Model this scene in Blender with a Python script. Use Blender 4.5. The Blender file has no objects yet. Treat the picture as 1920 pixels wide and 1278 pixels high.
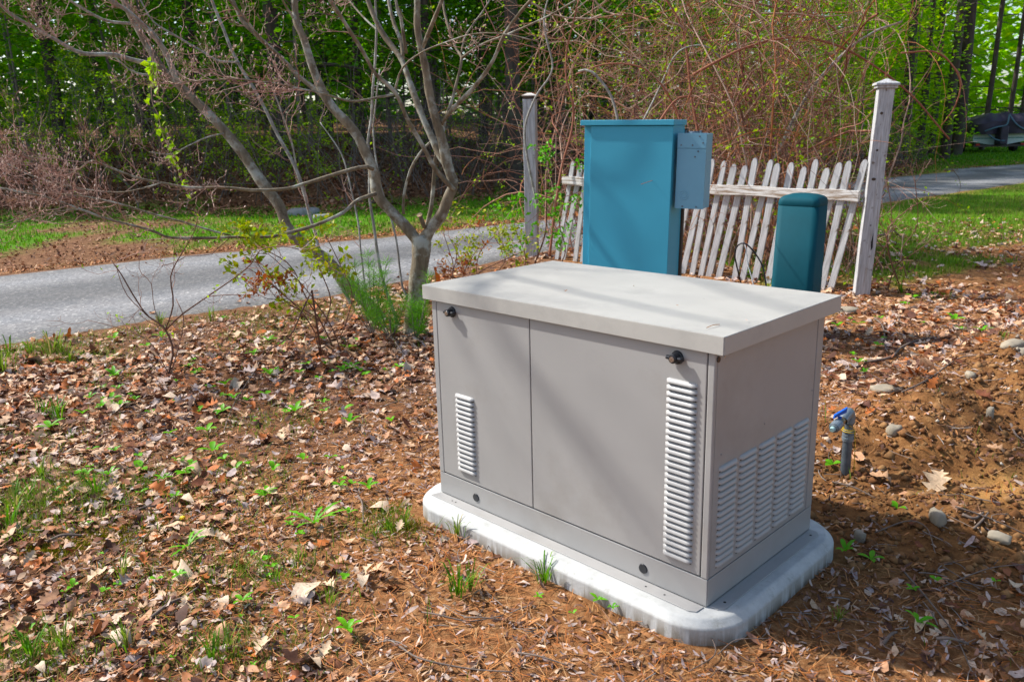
import bpy, math
import numpy as np
from mathutils import Matrix, Vector
PI = math.pi
rng = np.random.default_rng(7)
C = bpy.context.scene.collection
SC = bpy.context.scene

# ------------------------------------------------------------------ camera, sky, sun, exposure
HC = 1.461; PITCH = 0.2488; ROLL = -0.0254; FPX = 1528.0
cp, sp = math.cos(PITCH), math.sin(PITCH)
_r = Vector((1, 0, 0)); _u = Vector((0, sp, cp)); FWD = Vector((0, cp, -sp))
RIGHT = _r * math.cos(ROLL) + _u * math.sin(ROLL)
UP = -_r * math.sin(ROLL) + _u * math.cos(ROLL)
CAM = Vector((0, 0, HC))
cd = bpy.data.cameras.new('camera'); cam = bpy.data.objects.new('camera', cd); C.objects.link(cam)
m = Matrix.Identity(4)
for i in range(3):
    m[i][0] = RIGHT[i]; m[i][1] = UP[i]; m[i][2] = -FWD[i]; m[i][3] = CAM[i]
cam.matrix_world = m
cd.sensor_width = 36; cd.lens = FPX / 1920 * 36; cd.clip_start = 0.05; cd.clip_end = 600
cd.dof.use_dof = True; cd.dof.focus_distance = 3.1; cd.dof.aperture_fstop = 7.1
SC.camera = cam
SUN = Vector((-0.65, 0.26, 0.72)).normalized()          # towards the sun
w = bpy.data.worlds.new('World'); SC.world = w; w.use_nodes = True
nt = w.node_tree; bg = nt.nodes['Background']
sky = nt.nodes.new('ShaderNodeTexSky'); sky.sky_type = 'NISHITA'; sky.sun_disc = False
sky.sun_elevation = math.asin(SUN.z); sky.sun_rotation = math.atan2(SUN.x, SUN.y)
sky.dust_density = 2.0
nt.links.new(sky.outputs[0], bg.inputs[0]); bg.inputs[1].default_value = 0.15
sd = bpy.data.lights.new('sun', 'SUN'); so = bpy.data.objects.new('sun', sd); C.objects.link(so)
sd.energy = 4.3; sd.angle = math.radians(1.0); sd.color = (1, 0.965, 0.91)
so.rotation_euler = (-SUN).to_track_quat('-Z', 'Y').to_euler()
vs = SC.view_settings; vs.view_transform = 'Standard'; vs.look = 'None'; vs.exposure = 0.66; vs.gamma = 1
vs.use_curve_mapping = False
SC.cycles.max_bounces = 6; SC.cycles.transparent_max_bounces = 6

# ------------------------------------------------------------------ helpers
def ray(px, py): return FWD + RIGHT * ((px - 960) / FPX) - UP * ((py - 639) / FPX)
def P(px, py, Y):
    d = ray(px, py); return np.array(CAM + d * (Y / d.y))
def G(px, py, z=0.0):
    d = ray(px, py); return np.array(CAM + d * ((z - CAM.z) / d.z))

def tag(o, label=None, cat=None, group=None, kind=None):
    if label: o['label'] = label
    if cat: o['category'] = cat
    if group: o['group'] = group
    if kind: o['kind'] = kind
    return o
def empty(name, loc=(0, 0, 0), rot=(0, 0, 0)):
    o = bpy.data.objects.new(name, None); C.objects.link(o); o.location = loc; o.rotation_euler = rot
    o.empty_display_size = 0.1; return o
def mk(name, V, F, mat, parent=None, smooth=False, matidx=None, link=True):
    """V (n,3); F an (m,k) array or a list of such arrays"""
    V = np.asarray(V, dtype=np.float32).reshape(-1, 3)
    Fs = F if isinstance(F, list) else [F]
    Fs = [np.asarray(f, dtype=np.int32) for f in Fs if len(f)]
    me = bpy.data.meshes.new(name)
    me.vertices.add(len(V)); me.vertices.foreach_set('co', V.ravel())
    loops = np.concatenate([f.ravel() for f in Fs])
    tot = np.concatenate([np.full(len(f), f.shape[1], dtype=np.int32) for f in Fs])
    st = np.concatenate([[0], np.cumsum(tot)[:-1]]).astype(np.int32)
    me.loops.add(len(loops)); me.loops.foreach_set('vertex_index', loops)
    me.polygons.add(len(tot)); me.polygons.foreach_set('loop_start', st); me.polygons.foreach_set('loop_total', tot)
    if smooth: me.polygons.foreach_set('use_smooth', np.ones(len(tot), dtype=bool))
    for mm in (mat if isinstance(mat, (list, tuple)) else [mat]): me.materials.append(mm)
    if matidx is not None: me.polygons.foreach_set('material_index', np.asarray(matidx, dtype=np.int32))
    me.update(calc_edges=True)
    if not link: return me
    o = bpy.data.objects.new(name, me); C.objects.link(o)
    if parent: o.parent = parent
    return o
def inst(name, me, parent=None, loc=(0, 0, 0), rot=(0, 0, 0), sc=(1, 1, 1)):
    o = bpy.data.objects.new(name, me); C.objects.link(o); o.location = loc; o.rotation_euler = rot; o.scale = sc
    if parent: o.parent = parent
    return o
class MB:
    def __init__(s): s.v = []; s.f = []; s.mi = []; s.n = 0
    def add(s, V, F, mi=0):
        for f in F: s.f.append([i + s.n for i in f]); s.mi.append(mi)
        s.v += [tuple(p) for p in V]; s.n += len(V); return s
    def box(s, x0, x1, y0, y1, z0, z1, mi=0):
        V = [(x0,y0,z0),(x1,y0,z0),(x1,y1,z0),(x0,y1,z0),(x0,y0,z1),(x1,y0,z1),(x1,y1,z1),(x0,y1,z1)]
        return s.add(V, [(0,3,2,1),(4,5,6,7),(0,1,5,4),(1,2,6,5),(2,3,7,6),(3,0,4,7)], mi)
    def loft(s, rings, mi=0, cap0=True, cap1=True):
        n = len(rings[0]); V = [p for r in rings for p in r]; F = []
        for k in range(len(rings) - 1):
            for i in range(n):
                j = (i + 1) % n; F.append((k*n+i, k*n+j, (k+1)*n+j, (k+1)*n+i))
        if cap0: F.append(tuple(range(n))[::-1])
        if cap1: F.append(tuple((len(rings)-1)*n + i for i in range(n)))
        return s.add(V, F, mi)
    def cyl(s, p0, p1, r0, r1=None, n=12, mi=0):
        r1 = r0 if r1 is None else r1
        a = Vector(p0); b = Vector(p1); t = (b - a).normalized()
        e = t.orthogonal().normalized(); g = t.cross(e)
        R = lambda c, r: [tuple(c + e*(r*math.cos(2*PI*i/n)) + g*(r*math.sin(2*PI*i/n))) for i in range(n)]
        return s.loft([R(a, r0), R(b, r1)], mi)
    def build(s, name, mat, parent=None, bevel=0, smooth=False, seg=2, link=True):
        me = bpy.data.meshes.new(name); me.from_pydata(s.v, [], s.f)
        for mm in (mat if isinstance(mat, (list, tuple)) else [mat]): me.materials.append(mm)
        me.polygons.foreach_set('material_index', s.mi)
        if smooth: me.polygons.foreach_set('use_smooth', [True] * len(s.f))
        me.update()
        if not link: return me
        o = bpy.data.objects.new(name, me); C.objects.link(o)
        if parent: o.parent = parent
        if bevel:
            b = o.modifiers.new('bevel', 'BEVEL'); b.width = bevel; b.segments = seg; b.limit_method = 'ANGLE'
            b.harden_normals = False
        return o
def tubes(cv, rad, sides=3, cap=False):
    """cv (N,n,3) curves, rad (N,n) -> V,F"""
    cv = np.asarray(cv, float); rad = np.asarray(rad, float); N, n, _ = cv.shape
    t = np.gradient(cv, axis=1); t /= np.linalg.norm(t, axis=2, keepdims=True) + 1e-9
    ref = np.where(np.abs(t[:, :1, 2:3]) > 0.8, np.array([[[1., 0, 0]]]), np.array([[[0, 0, 1.]]]))
    ref = np.repeat(ref, n, axis=1)
    e = np.cross(t, ref); e /= np.linalg.norm(e, axis=2, keepdims=True) + 1e-9
    for k in range(1, n):                      # parallel transport keeps tubes from pinching
        q = e[:, k-1] - (e[:, k-1] * t[:, k]).sum(1, keepdims=True) * t[:, k]
        e[:, k] = q / (np.linalg.norm(q, axis=1, keepdims=True) + 1e-9)
    g = np.cross(t, e)
    a = np.arange(sides) * 2 * PI / sides
    V = cv[:, :, None] + rad[:, :, None, None] * (e[:, :, None] * np.cos(a)[None, None, :, None] + g[:, :, None] * np.sin(a)[None, None, :, None])
    idx = np.arange(N * n * sides).reshape(N, n, sides)
    A = idx[:, :-1]; B = idx[:, 1:]
    F = np.stack([A, np.roll(A, -1, 2), np.roll(B, -1, 2), B], -1).reshape(-1, 4)
    return V.reshape(-1, 3), F
def spline(pts, n):
    p = np.asarray(pts, float); d = np.r_[0, np.cumsum(np.linalg.norm(np.diff(p[:, :3], axis=0), axis=1))]
    p2 = np.vstack([2*p[0]-p[1], p, 2*p[-1]-p[-2]]); out = []
    for s in np.linspace(0, d[-1], n):
        k = min(max(np.searchsorted(d, s, side='right') - 1, 0), len(p) - 2)
        u = (s - d[k]) / (d[k+1] - d[k] + 1e-9); a, b, c_, e = p2[k:k+4]
        out.append(0.5*((2*b)+(-a+c_)*u+(2*a-5*b+4*c_-e)*u*u+(-a+3*b-3*c_+e)*u**3))
    return np.array(out)
def hash2(i, j, s):
    v = np.sin(i * 127.1 + j * 311.7 + s * 74.7) * 43758.5453; return v - np.floor(v)
def vn(x, y, f=1.0, s=0):
    x = np.asarray(x, float) * f; y = np.asarray(y, float) * f
    i = np.floor(x); j = np.floor(y); u = x - i; v = y - j; u = u*u*(3-2*u); v = v*v*(3-2*v)
    return (hash2(i,j,s)*(1-u)+hash2(i+1,j,s)*u)*(1-v)+(hash2(i,j+1,s)*(1-u)+hash2(i+1,j+1,s)*u)*v
def fbm(x, y, f, s=0, o=4): return sum(vn(x, y, f*2**k, s+k*3) / 2**k for k in range(o)) / sum(1/2**k for k in range(o))
def sst(x, a, b): t = np.clip((x - a) / (b - a), 0, 1); return t*t*(3-2*t)

# ------------------------------------------------------------------ materials
def newmat(name):
    mt = bpy.data.materials.new(name); mt.use_nodes = True; n = mt.node_tree
    return mt, n, n.nodes['Principled BSDF']
def nd(n, typ, **k):
    x = n.nodes.new(typ)
    for a, b in k.items():
        if a in x.inputs: x.inputs[a].default_value = b
        else: setattr(x, a, b)
    return x
def sat(c, k=1.14):
    l = .25*c[0] + .65*c[1] + .1*c[2]; return tuple(min(1, max(0.0015, l + (x-l)*k)) for x in c)
def ramp(n, cols, inp, interp='LINEAR'):
    if max(max(c) for _, c in cols) <= 1: cols = [(p, sat(c)) for p, c in cols]
    r = n.nodes.new('ShaderNodeValToRGB'); r.color_ramp.interpolation = interp; e = r.color_ramp.elements
    while len(e) < len(cols): e.new(0.5)
    for q, (p, c_) in zip(e, cols): q.position = p; q.color = (*c_, 1)
    n.links.new(inp, r.inputs[0]); return r.outputs[0]
def coords(n, scale=(1, 1, 1)):
    tc = n.nodes.new('ShaderNodeTexCoord'); mp = n.nodes.new('ShaderNodeMapping'); mp.inputs['Scale'].default_value = scale
    n.links.new(tc.outputs['Object'], mp.inputs[0]); return mp.outputs[0]
def noise(n, vec, s, d=4, rough=0.55, out=0):
    x = nd(n, 'ShaderNodeTexNoise', Scale=s, Detail=d, Roughness=rough); n.links.new(vec, x.inputs['Vector']); return x.outputs[out]
def mixc(n, fac, a, b, mode='MIX'):
    x = n.nodes.new('ShaderNodeMix'); x.data_type = 'RGBA'; x.blend_type = mode
    for sock, v in ((x.inputs[0], fac), (x.inputs[6], a), (x.inputs[7], b)):
        if hasattr(v, 'is_output') or hasattr(v, 'node'): n.links.new(v, sock)
        elif isinstance(v, (int, float)): sock.default_value = v
        else: sock.default_value = (*v, 1)
    return x.outputs[2]
def bump(n, b, h, s, dist=0.01):
    x = nd(n, 'ShaderNodeBump', Strength=s, Distance=dist); n.links.new(h, x.inputs['Height']); n.links.new(x.outputs[0], b.inputs['Normal'])
def simple(name, c, rough=0.5, metal=0, var=0.15, vs_=6, bs=0.0, bsc=60, scale=(1,1,1), dirt=None, spec=None):
    mt, n, b = newmat(name); v = coords(n, scale)
    a = tuple(x*(1-var) for x in c); d = tuple(min(1, x*(1+var)) for x in c)
    col = ramp(n, [(0.3, a), (0.7, d)], noise(n, v, vs_, 5))
    if dirt:
        k = ramp(n, [(0.52, (0,0,0)), (0.75, (1,1,1))], noise(n, v, vs_*0.7+1, 8, 0.7)); col = mixc(n, k, col, dirt)
    n.links.new(col, b.inputs['Base Color']); b.inputs['Roughness'].default_value = rough; b.inputs['Metallic'].default_value = metal
    if spec is not None: b.inputs['Specular IOR Level'].default_value = spec
    if bs: bump(n, b, noise(n, v, bsc, 5), bs, 0.004)
    return mt
def island(name, cols, rough=0.75, trans=0.0, interp='LINEAR', vein=True):
    """many small pieces in one mesh: each connected piece takes its own colour"""
    mt, n, b = newmat(name); g = n.nodes.new('ShaderNodeNewGeometry')
    k = len(cols); col = ramp(n, [((i+0.0)/(k if interp == 'CONSTANT' else k-1), c) for i, c in enumerate(cols)], g.outputs['Random Per Island'], interp)
    if vein:
        tc = n.nodes.new('ShaderNodeTexCoord')
        f = ramp(n, [(0.3, (.62,.62,.62)), (0.7, (1.15,1.15,1.15))], noise(n, tc.outputs['Object'], 55, 3)); col = mixc(n, 1.0, col, f, 'MULTIPLY')
    n.links.new(col, b.inputs['Base Color']); b.inputs['Roughness'].default_value = rough
    b.inputs['Specular IOR Level'].default_value = 0.3
    if trans:
        t = n.nodes.new('ShaderNodeBsdfTranslucent'); n.links.new(col, t.inputs[0]); mx = n.nodes.new('ShaderNodeMixShader')
        mx.inputs[0].default_value = trans; n.links.new(b.outputs[0], mx.inputs[1]); n.links.new(t.outputs[0], mx.inputs[2])
        n.links.new(mx.outputs[0], n.nodes['Material Output'].inputs[0])
    return mt
M = {}
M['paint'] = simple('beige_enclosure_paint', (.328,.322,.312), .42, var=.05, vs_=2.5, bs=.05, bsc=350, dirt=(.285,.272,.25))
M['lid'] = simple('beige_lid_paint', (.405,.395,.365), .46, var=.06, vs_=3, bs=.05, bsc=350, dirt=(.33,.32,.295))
M['louv'] = simple('sunlit_louver_paint', (.365,.36,.35), .4, var=.02)  # enclosure paint made lighter for the sun caught on the slats
M['black'] = simple('black_plastic', (.012,.014,.018), .3, var=.1)
M['dark'] = simple('dark_gap', (.01,.01,.01), .8)
M['chrome'] = simple('lock_metal', (.6,.6,.6), .25, 1)
M['teal'] = simple('blue_cabinet_paint', (.065,.33,.46), .5, var=.05, vs_=2, bs=.04, bsc=300)
M['teal2'] = simple('light_blue_box_paint', (.16,.34,.45), .45, var=.04, vs_=5)
M['ped'] = simple('green_pedestal_plastic', (.001,.062,.082), .7, spec=.15, var=.12, vs_=5, bs=.06, bsc=200)
M['brownpost'] = simple('brown_stained_board', (.06,.04,.028), .8, scale=(8,8,1), vs_=4, var=.4)
M['galv'] = simple('galvanised_pipe', (.13,.16,.19), .42, .5, var=.25, vs_=30, bs=.1, bsc=120)
M['galvc'] = simple('grey_coupling', (.20,.24,.27), .4, .3, var=.2, vs_=30)
M['bluev'] = simple('blue_valve_handle', (.01,.10,.45), .35)
M['yellow'] = simple('yellow_wire', (.55,.38,.05), .5)
M['orange'] = simple('orange_flag', (.8,.18,.02), .6)
M['tarp'] = simple('dark_tarp', (.04,.032,.05), .6, var=.4, vs_=3)
M['strap'] = simple('pale_tarp_fold', (.10,.18,.24), .5)
M['hull'] = simple('pale_hull', (.5,.62,.6), .35, var=.08)
M['hull2'] = simple('teal_hull_stripe', (.05,.22,.22), .35)
M['tyre'] = simple('tyre_rubber', (.015,.015,.016), .85)
M['fend'] = simple('fender_grey', (.12,.19,.26), .4)
M['redl'] = simple('red_tail_light', (.35,.01,.01), .3)
M['wirek'] = simple('black_cable', (.01,.01,.015), .4)
M['wirew'] = simple('white_cable', (.6,.6,.6), .5)
M['cutwood'] = simple('cut_wood', (.45,.32,.19), .8, vs_=80, var=.2)
M['rock'] = simple('pale_field_stone', (.30,.26,.20), .9, var=.3, vs_=9, bs=.8, bsc=25, dirt=(.16,.10,.05))
M['rockg'] = simple('grey_boulder', (.25,.25,.24), .9, var=.35, vs_=3, bs=.9, bsc=12, dirt=(.10,.10,.06))
# concrete pad
mt, n, b = newmat('concrete_pad'); v = coords(n)
c0 = ramp(n, [(0.3, (.36,.365,.355)), (0.62, (.50,.505,.49))], noise(n, v, 11, 10, .75))
c0 = mixc(n, ramp(n, [(0.56, (0,0,0)), (0.66, (1,1,1))], noise(n, v, 16, 10, .8)), c0, (.33,.33,.30))
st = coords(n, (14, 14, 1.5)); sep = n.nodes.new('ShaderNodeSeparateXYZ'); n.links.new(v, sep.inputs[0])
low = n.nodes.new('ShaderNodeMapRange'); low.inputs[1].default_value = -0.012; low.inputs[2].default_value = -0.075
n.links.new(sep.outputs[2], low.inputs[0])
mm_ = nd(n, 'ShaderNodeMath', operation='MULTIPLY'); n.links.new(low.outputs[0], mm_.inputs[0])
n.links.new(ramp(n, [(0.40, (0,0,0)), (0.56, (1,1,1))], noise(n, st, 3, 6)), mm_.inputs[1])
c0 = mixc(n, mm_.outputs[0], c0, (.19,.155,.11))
n.links.new(c0, b.inputs['Base Color']); b.inputs['Roughness'].default_value = .85
bump(n, b, noise(n, v, 45, 8, .7), .35, .004); M['pad'] = mt
# weathered white paint on wood
mt, n, b = newmat('weathered_white_wood'); v = coords(n, (22, 22, 1.6)); v1 = coords(n)
c0 = ramp(n, [(0.3, (.27,.275,.28)), (0.7, (.55,.56,.57))], noise(n, v, 3, 6, .6))
c0 = mixc(n, ramp(n, [(0.53, (0,0,0)), (0.66, (1,1,1))], noise(n, v, 2.2, 9, .75)), c0, (.27,.22,.17))
c0 = mixc(n, ramp(n, [(0.62, (0,0,0)), (0.70, (1,1,1))], noise(n, v1, 14, 4, .6)), c0, (.15,.11,.08))
n.links.new(c0, b.inputs['Base Color']); b.inputs['Roughness'].default_value = .85; bump(n, b, noise(n, v, 4, 8, .7), .5, .004); M['wood'] = mt
mt, n, b = newmat('bare_weathered_rail'); v = coords(n, (1.6, 16, 22))
c0 = ramp(n, [(0.35, (.52,.50,.47)), (0.7, (.72,.72,.70))], noise(n, v, 3, 6, .6))
c0 = mixc(n, ramp(n, [(0.47, (0,0,0)), (0.6, (1,1,1))], noise(n, v, 2.2, 9, .7)), c0, (.24,.17,.11))
n.links.new(c0, b.inputs['Base Color']); b.inputs['Roughness'].default_value = .85; bump(n, b, noise(n, v, 4, 8, .7), .5, .004); M['rail'] = mt
# barks
def bark(name, a, d, lichen, s=8):
    mt, n, b = newmat(name); v = coords(n); v2 = coords(n, (1, 1, .35))
    c0 = ramp(n, [(0.3, a), (0.68, d)], noise(n, v2, s*3, 6, .65))
    c0 = mixc(n, ramp(n, [(0.5, (0,0,0)), (0.62, (1,1,1))], noise(n, v, s, 6, .6)), c0, lichen)
    c0 = mixc(n, ramp(n, [(0.60, (0,0,0)), (0.72, (.7,.7,.7))], noise(n, v2, s*4.5, 5, .6)), c0, tuple(x*.55 for x in a))
    n.links.new(c0, b.inputs['Base Color']); b.inputs['Roughness'].default_value = .85; bump(n, b, noise(n, v2, s*7, 6, .7), .6, .006); return mt
M['bark'] = bark('silver_grey_bark', (.085,.06,.035), (.24,.20,.14), (.36,.36,.30))
M['bark2'] = bark('pale_grey_stem_bark', (.15,.13,.11), (.36,.35,.31), (.42,.43,.38), 12)
M['fbark'] = bark('dark_forest_bark', (.03,.02,.015), (.085,.062,.048), (.07,.075,.045), 3)
M['twig'] = island('reddish_brown_twigs', [(.28,.14,.11),(.38,.22,.17),(.46,.33,.28),(.22,.11,.08)], .7, vein=False)
M['bud'] = island('pale_pink_buds', [(.55,.40,.33),(.42,.26,.20),(.66,.54,.46)], .6, vein=False)
M['bramble'] = island('tangled_vine_stems', [(.22,.09,.06),(.34,.18,.12),(.13,.06,.045),(.44,.33,.26),(.28,.12,.08),(.38,.15,.06),(.16,.09,.07),(.20,.09,.07)], .75, vein=False)
M['shrubstem'] = island('dark_red_shrub_stems', [(.07,.03,.022),(.13,.06,.04),(.16,.10,.07)], .7, vein=False)
M['greystem'] = island('grey_thicket_stems', [(.07,.05,.04),(.15,.12,.10),(.20,.17,.15),(.05,.04,.03)], .8, vein=False)
# leaves
M['litter'] = island('dry_leaf_litter', [(.50,.28,.17),(.17,.06,.03),(.66,.45,.30),(.34,.14,.06),(.64,.49,.37),(.09,.04,.025),(.56,.32,.19),(.25,.105,.055),(.46,.37,.34),(.46,.15,.05),(.64,.42,.27),(.14,.065,.045),(.54,.42,.36)], .7, .12, 'CONSTANT')
M['litter2'] = island('grey_brown_leaf_shreds', [(.40,.27,.20),(.16,.08,.05),(.56,.44,.37),(.30,.16,.11),(.46,.22,.10),(.10,.05,.035),(.40,.31,.29),(.50,.36,.26)], .75, .08, 'CONSTANT')
M['litterbank'] = island('forest_floor_leaves', [(.40,.19,.11),(.18,.075,.04),(.52,.31,.19),(.28,.13,.07),(.10,.045,.025),(.34,.18,.11)], .8, .1, 'CONSTANT')
M['needle'] = island('dry_pine_needles', [(.42,.15,.045),(.27,.09,.03),(.52,.26,.11),(.17,.06,.028),(.46,.29,.15)], .65, 0, 'LINEAR', False)
M['grass'] = island('spring_grass', [(.07,.20,.015),(.14,.30,.025),(.05,.15,.012),(.20,.34,.04)], .6, .4, 'LINEAR', False)
M['grassdry'] = island('mixed_dry_grass', [(.12,.26,.025),(.22,.28,.05),(.09,.20,.02),(.34,.26,.12)], .6, .4, 'LINEAR', False)
M['moss'] = island('yellow_moss', [(.20,.19,.015),(.30,.27,.02),(.12,.13,.012)], .8, .2, 'LINEAR', False)
M['weed'] = island('fresh_green_leaves', [(.10,.36,.02),(.18,.46,.035),(.06,.26,.02)], .5, .4, 'LINEAR', False)
M['lime'] = island('lime_young_leaves', [(.42,.62,.02),(.30,.52,.02),(.50,.66,.05)], .5, .45, 'LINEAR', False)
M['budleaf'] = island('yellow_green_leaf_clusters', [(.34,.42,.03),(.24,.36,.03),(.44,.40,.05),(.20,.34,.03)], .5, .4, 'LINEAR', False)
M['redleaf'] = island('rusty_young_leaves', [(.38,.11,.03),(.30,.08,.03),(.42,.20,.05)], .6, .3, 'LINEAR', False)
M['pinegreen'] = island('pine_seedling_needles', [(.14,.38,.03),(.22,.46,.05),(.08,.28,.05)], .5, .3, 'LINEAR', False)
M['fgreen'] = island('forest_leaves', [(.14,.40,.008),(.26,.56,.014),(.07,.26,.007),(.40,.66,.02)], .55, .5, 'LINEAR', False)
M['flime'] = island('sunlit_beech_leaves', [(.32,.60,.010),(.50,.74,.02),(.20,.48,.01),(.66,.82,.05)], .55, .55, 'LINEAR', False)  # young lime leaves, with sunlit brightness put into the colour
M['fbud'] = island('opening_thicket_buds', [(.28,.46,.012),(.42,.58,.025),(.14,.30,.01)], .55, .5, 'LINEAR', False)
M['canopy'] = island('pine_canopy', [(.015,.055,.01),(.03,.09,.012),(.05,.13,.015)], .7, .35, 'LINEAR', False)
M['dand'] = simple('yellow_flower', (.8,.55,.01), .6)
M['soilclod'] = island('soil_clods', [(.14,.06,.025),(.22,.11,.05),(.30,.17,.08),(.09,.04,.02)], .95)
M['pebble'] = island('pebbles', [(.45,.38,.28),(.30,.25,.20),(.55,.50,.42),(.22,.17,.12)], .85)
M['stick'] = island('grey_fallen_sticks', [(.20,.17,.15),(.30,.26,.23),(.13,.09,.07),(.24,.13,.08)], .8)

# ------------------------------------------------------------------ layout of the ground
K = HC / 1.4962
YAW = 0.7889
GO = np.array([-(2.3573*math.cos(YAW) + -1.9188*math.sin(YAW)), -(-math.sin(YAW)*2.3573 + math.cos(YAW)*-1.9188)])  # generator origin in x, y
ca, sa = math.cos(-YAW), math.sin(-YAW)
def boxlocal(x, y):
    dx = x - GO[0]; dy = y - GO[1]; return ca*dx + sa*dy, -sa*dx + ca*dy
def boxworld(x, y): return GO[0] + ca*x - sa*y, GO[1] + sa*x + ca*y
PX0, PX1, PY0, PY1 = -.095, 1.318, -.105, .78
def padd(x, y):
    a, b_ = boxlocal(x, y); dx = np.maximum(np.maximum(PX0 - a, a - PX1), 0); dy = np.maximum(np.maximum(PY0 - b_, b_ - PY1), 0)
    return np.hypot(dx, dy)
NEAR = np.array([(-60,-44),(-16,-4.6),(-8,2.15),(-5.3,4.6),(-3.81,5.89),(-2.94,6.67),(-1.77,7.43),(-.89,8.45),(.17,9.9),(3.2,12.5),(6.83,15.3),(12.28,19.65),(22,27),(60,54)], float)
FAR = np.array([(-60,-38),(-18,-1.5),(-10,5.9),(-7.6,8.1),(-6,9.54),(-4.5,10.8),(-2.4,12.05),(-.9,13.1),(.42,14.1),(4.6,18.0),(10.2,23.0),(17.9,28.7),(28,36),(60,58)], float)
def side(poly, x, y):      # >0 when beyond (farther than) the line
    return np.asarray(y) - np.interp(x, poly[:, 0], poly[:, 1])
def onroad(x, y): return (side(NEAR, x, y) > 0) & (side(FAR, x, y) < 0)
def bankline(x): return np.interp(x, [-30, -11.3, -7.4, -3.9, -1.5, 1, 6, 12, 25, 60], [21, 18.2, 17.5, 16.9, 18.5, 21.5, 22.8, 25.0, 46, 80])
def T(x, y):
    x = np.asarray(x, float); y = np.asarray(y, float)
    z = 0.02 * (fbm(x, y, .8, 3) - .5)
    d = y - bankline(x)
    h = np.interp(x, [-30, -4, 2, 8, 14, 22, 60], [1.5, 1.25, .75, .7, .35, .2, .2])
    z = z + h * sst(d, -.3, 6.5) + np.clip(d - 5, 0, 60) * .035 * np.interp(x, [-10, 5, 20], [1.2, .8, .2]) + sst(d, 0, 3) * .25 * (fbm(x, y, .5, 9) - .5)
    rd = np.maximum(sst(side(NEAR, x, y), -.5, 0.0) * sst(-side(FAR, x, y), -.6, 0.0), 0)
    z = z * (1 - rd)
    # dug soil ridge to the right of the pad
    def ridge(ax, ay, bx, by, wd, hh):
        L2 = (bx-ax)**2 + (by-ay)**2; t = np.clip(((x-ax)*(bx-ax) + (y-ay)*(by-ay)) / L2, 0, 1)
        return hh * np.exp(-(((x-ax-t*(bx-ax))**2 + (y-ay-t*(by-ay))**2) / wd**2))
    md = ridge(1.85, 3.5, 3.7, 5.0, .45, .18) + ridge(1.62, 2.72, 2.15, 2.85, .2, .08)
    z = z + md + np.clip(md*7, 0, 1) * (.16 * (fbm(x, y, 4.5, 21) - .5) + .08*(fbm(x, y, 13, 5, 2)-.5))
    z = z - .05 * np.exp(-(((x-1.95)**2 + (y-3.02)**2) / .25**2))
    z = z * sst(padd(x, y), 0.0, .25) 
    return z
def dirtm(x, y):
    t = np.clip(((x-1.6)*2.0 + (y-2.9)*1.7) / (2.0**2+1.7**2), 0, 1)
    d = np.hypot(x-1.6-t*2.0, y-2.9-t*1.7)
    return 1 - sst(d + .5*(fbm(x, y, 1.3, 4)-.5), .45, 1.0)
def gaxis(lo, hi, step, far, n):
    a = np.arange(lo, hi, step); g = step * 1.12 ** np.arange(1, n); 
    up = hi + np.cumsum(g); up = up[up < far]; dn = lo - np.cumsum(g); dn = dn[dn > -far]
    return np.r_[-far, dn[::-1], a, up, far]
gx = gaxis(-4.6, 4.6, .035, 260, 120); gy = gaxis(1.2, 8.5, .035, 260, 120)
X, Y = np.meshgrid(gx, gy); Z = T(X, Y) + .008*(fbm(X, Y, 22, 8, 2)-.5)
nx, ny = len(gx), len(gy); idx = np.arange(nx*ny).reshape(ny, nx)
F = np.stack([idx[:-1,:-1], idx[:-1,1:], idx[1:,1:], idx[1:,:-1]], -1).reshape(-1, 4)
# ground material: soil, pine duff, leaf mould, turf
mt, n, b = newmat('forest_edge_soil'); v = coords(n)
at = n.nodes.new('ShaderNodeAttribute'); at.attribute_name = 'zone'; sp_ = n.nodes.new('ShaderNodeSeparateColor'); n.links.new(at.outputs['Color'], sp_.inputs[0])
duff = ramp(n, [(0.3, (.09,.04,.02)), (0.5, (.25,.12,.055)), (0.72, (.50,.31,.17))], noise(n, v, 26, 10, .75))
dirt = ramp(n, [(0.3, (.085,.036,.016)), (0.55, (.23,.115,.05)), (0.75, (.42,.25,.12))], noise(n, v, 14, 10, .72))
tan_ = ramp(n, [(0.3, (.30,.155,.055)), (0.7, (.46,.27,.12))], noise(n, v, 30, 8, .7))
mould = ramp(n, [(0.3, (.06,.03,.017)), (0.5, (.15,.075,.04)), (0.7, (.34,.20,.12))], noise(n, v, 9, 10, .8))
turf = ramp(n, [(0.3, (.05,.13,.012)), (0.7, (.12,.25,.025))], noise(n, v, 8, 10, .8))
c0 = mixc(n, sp_.outputs[1], duff, dirt); c0 = mixc(n, sp_.outputs[2], c0, mould); c0 = mixc(n, sp_.outputs[0], c0, turf)
c0 = mixc(n, at.outputs['Alpha'], c0, tan_)
n.links.new(c0, b.inputs['Base Color']); b.inputs['Roughness'].default_value = .95; b.inputs['Specular IOR Level'].default_value = .15
bump(n, b, noise(n, v, 60, 10, .75), 1.0, .012)
ground = mk('ground', np.stack([X, Y, Z], -1).reshape(-1, 3), F, mt, smooth=True)
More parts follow.
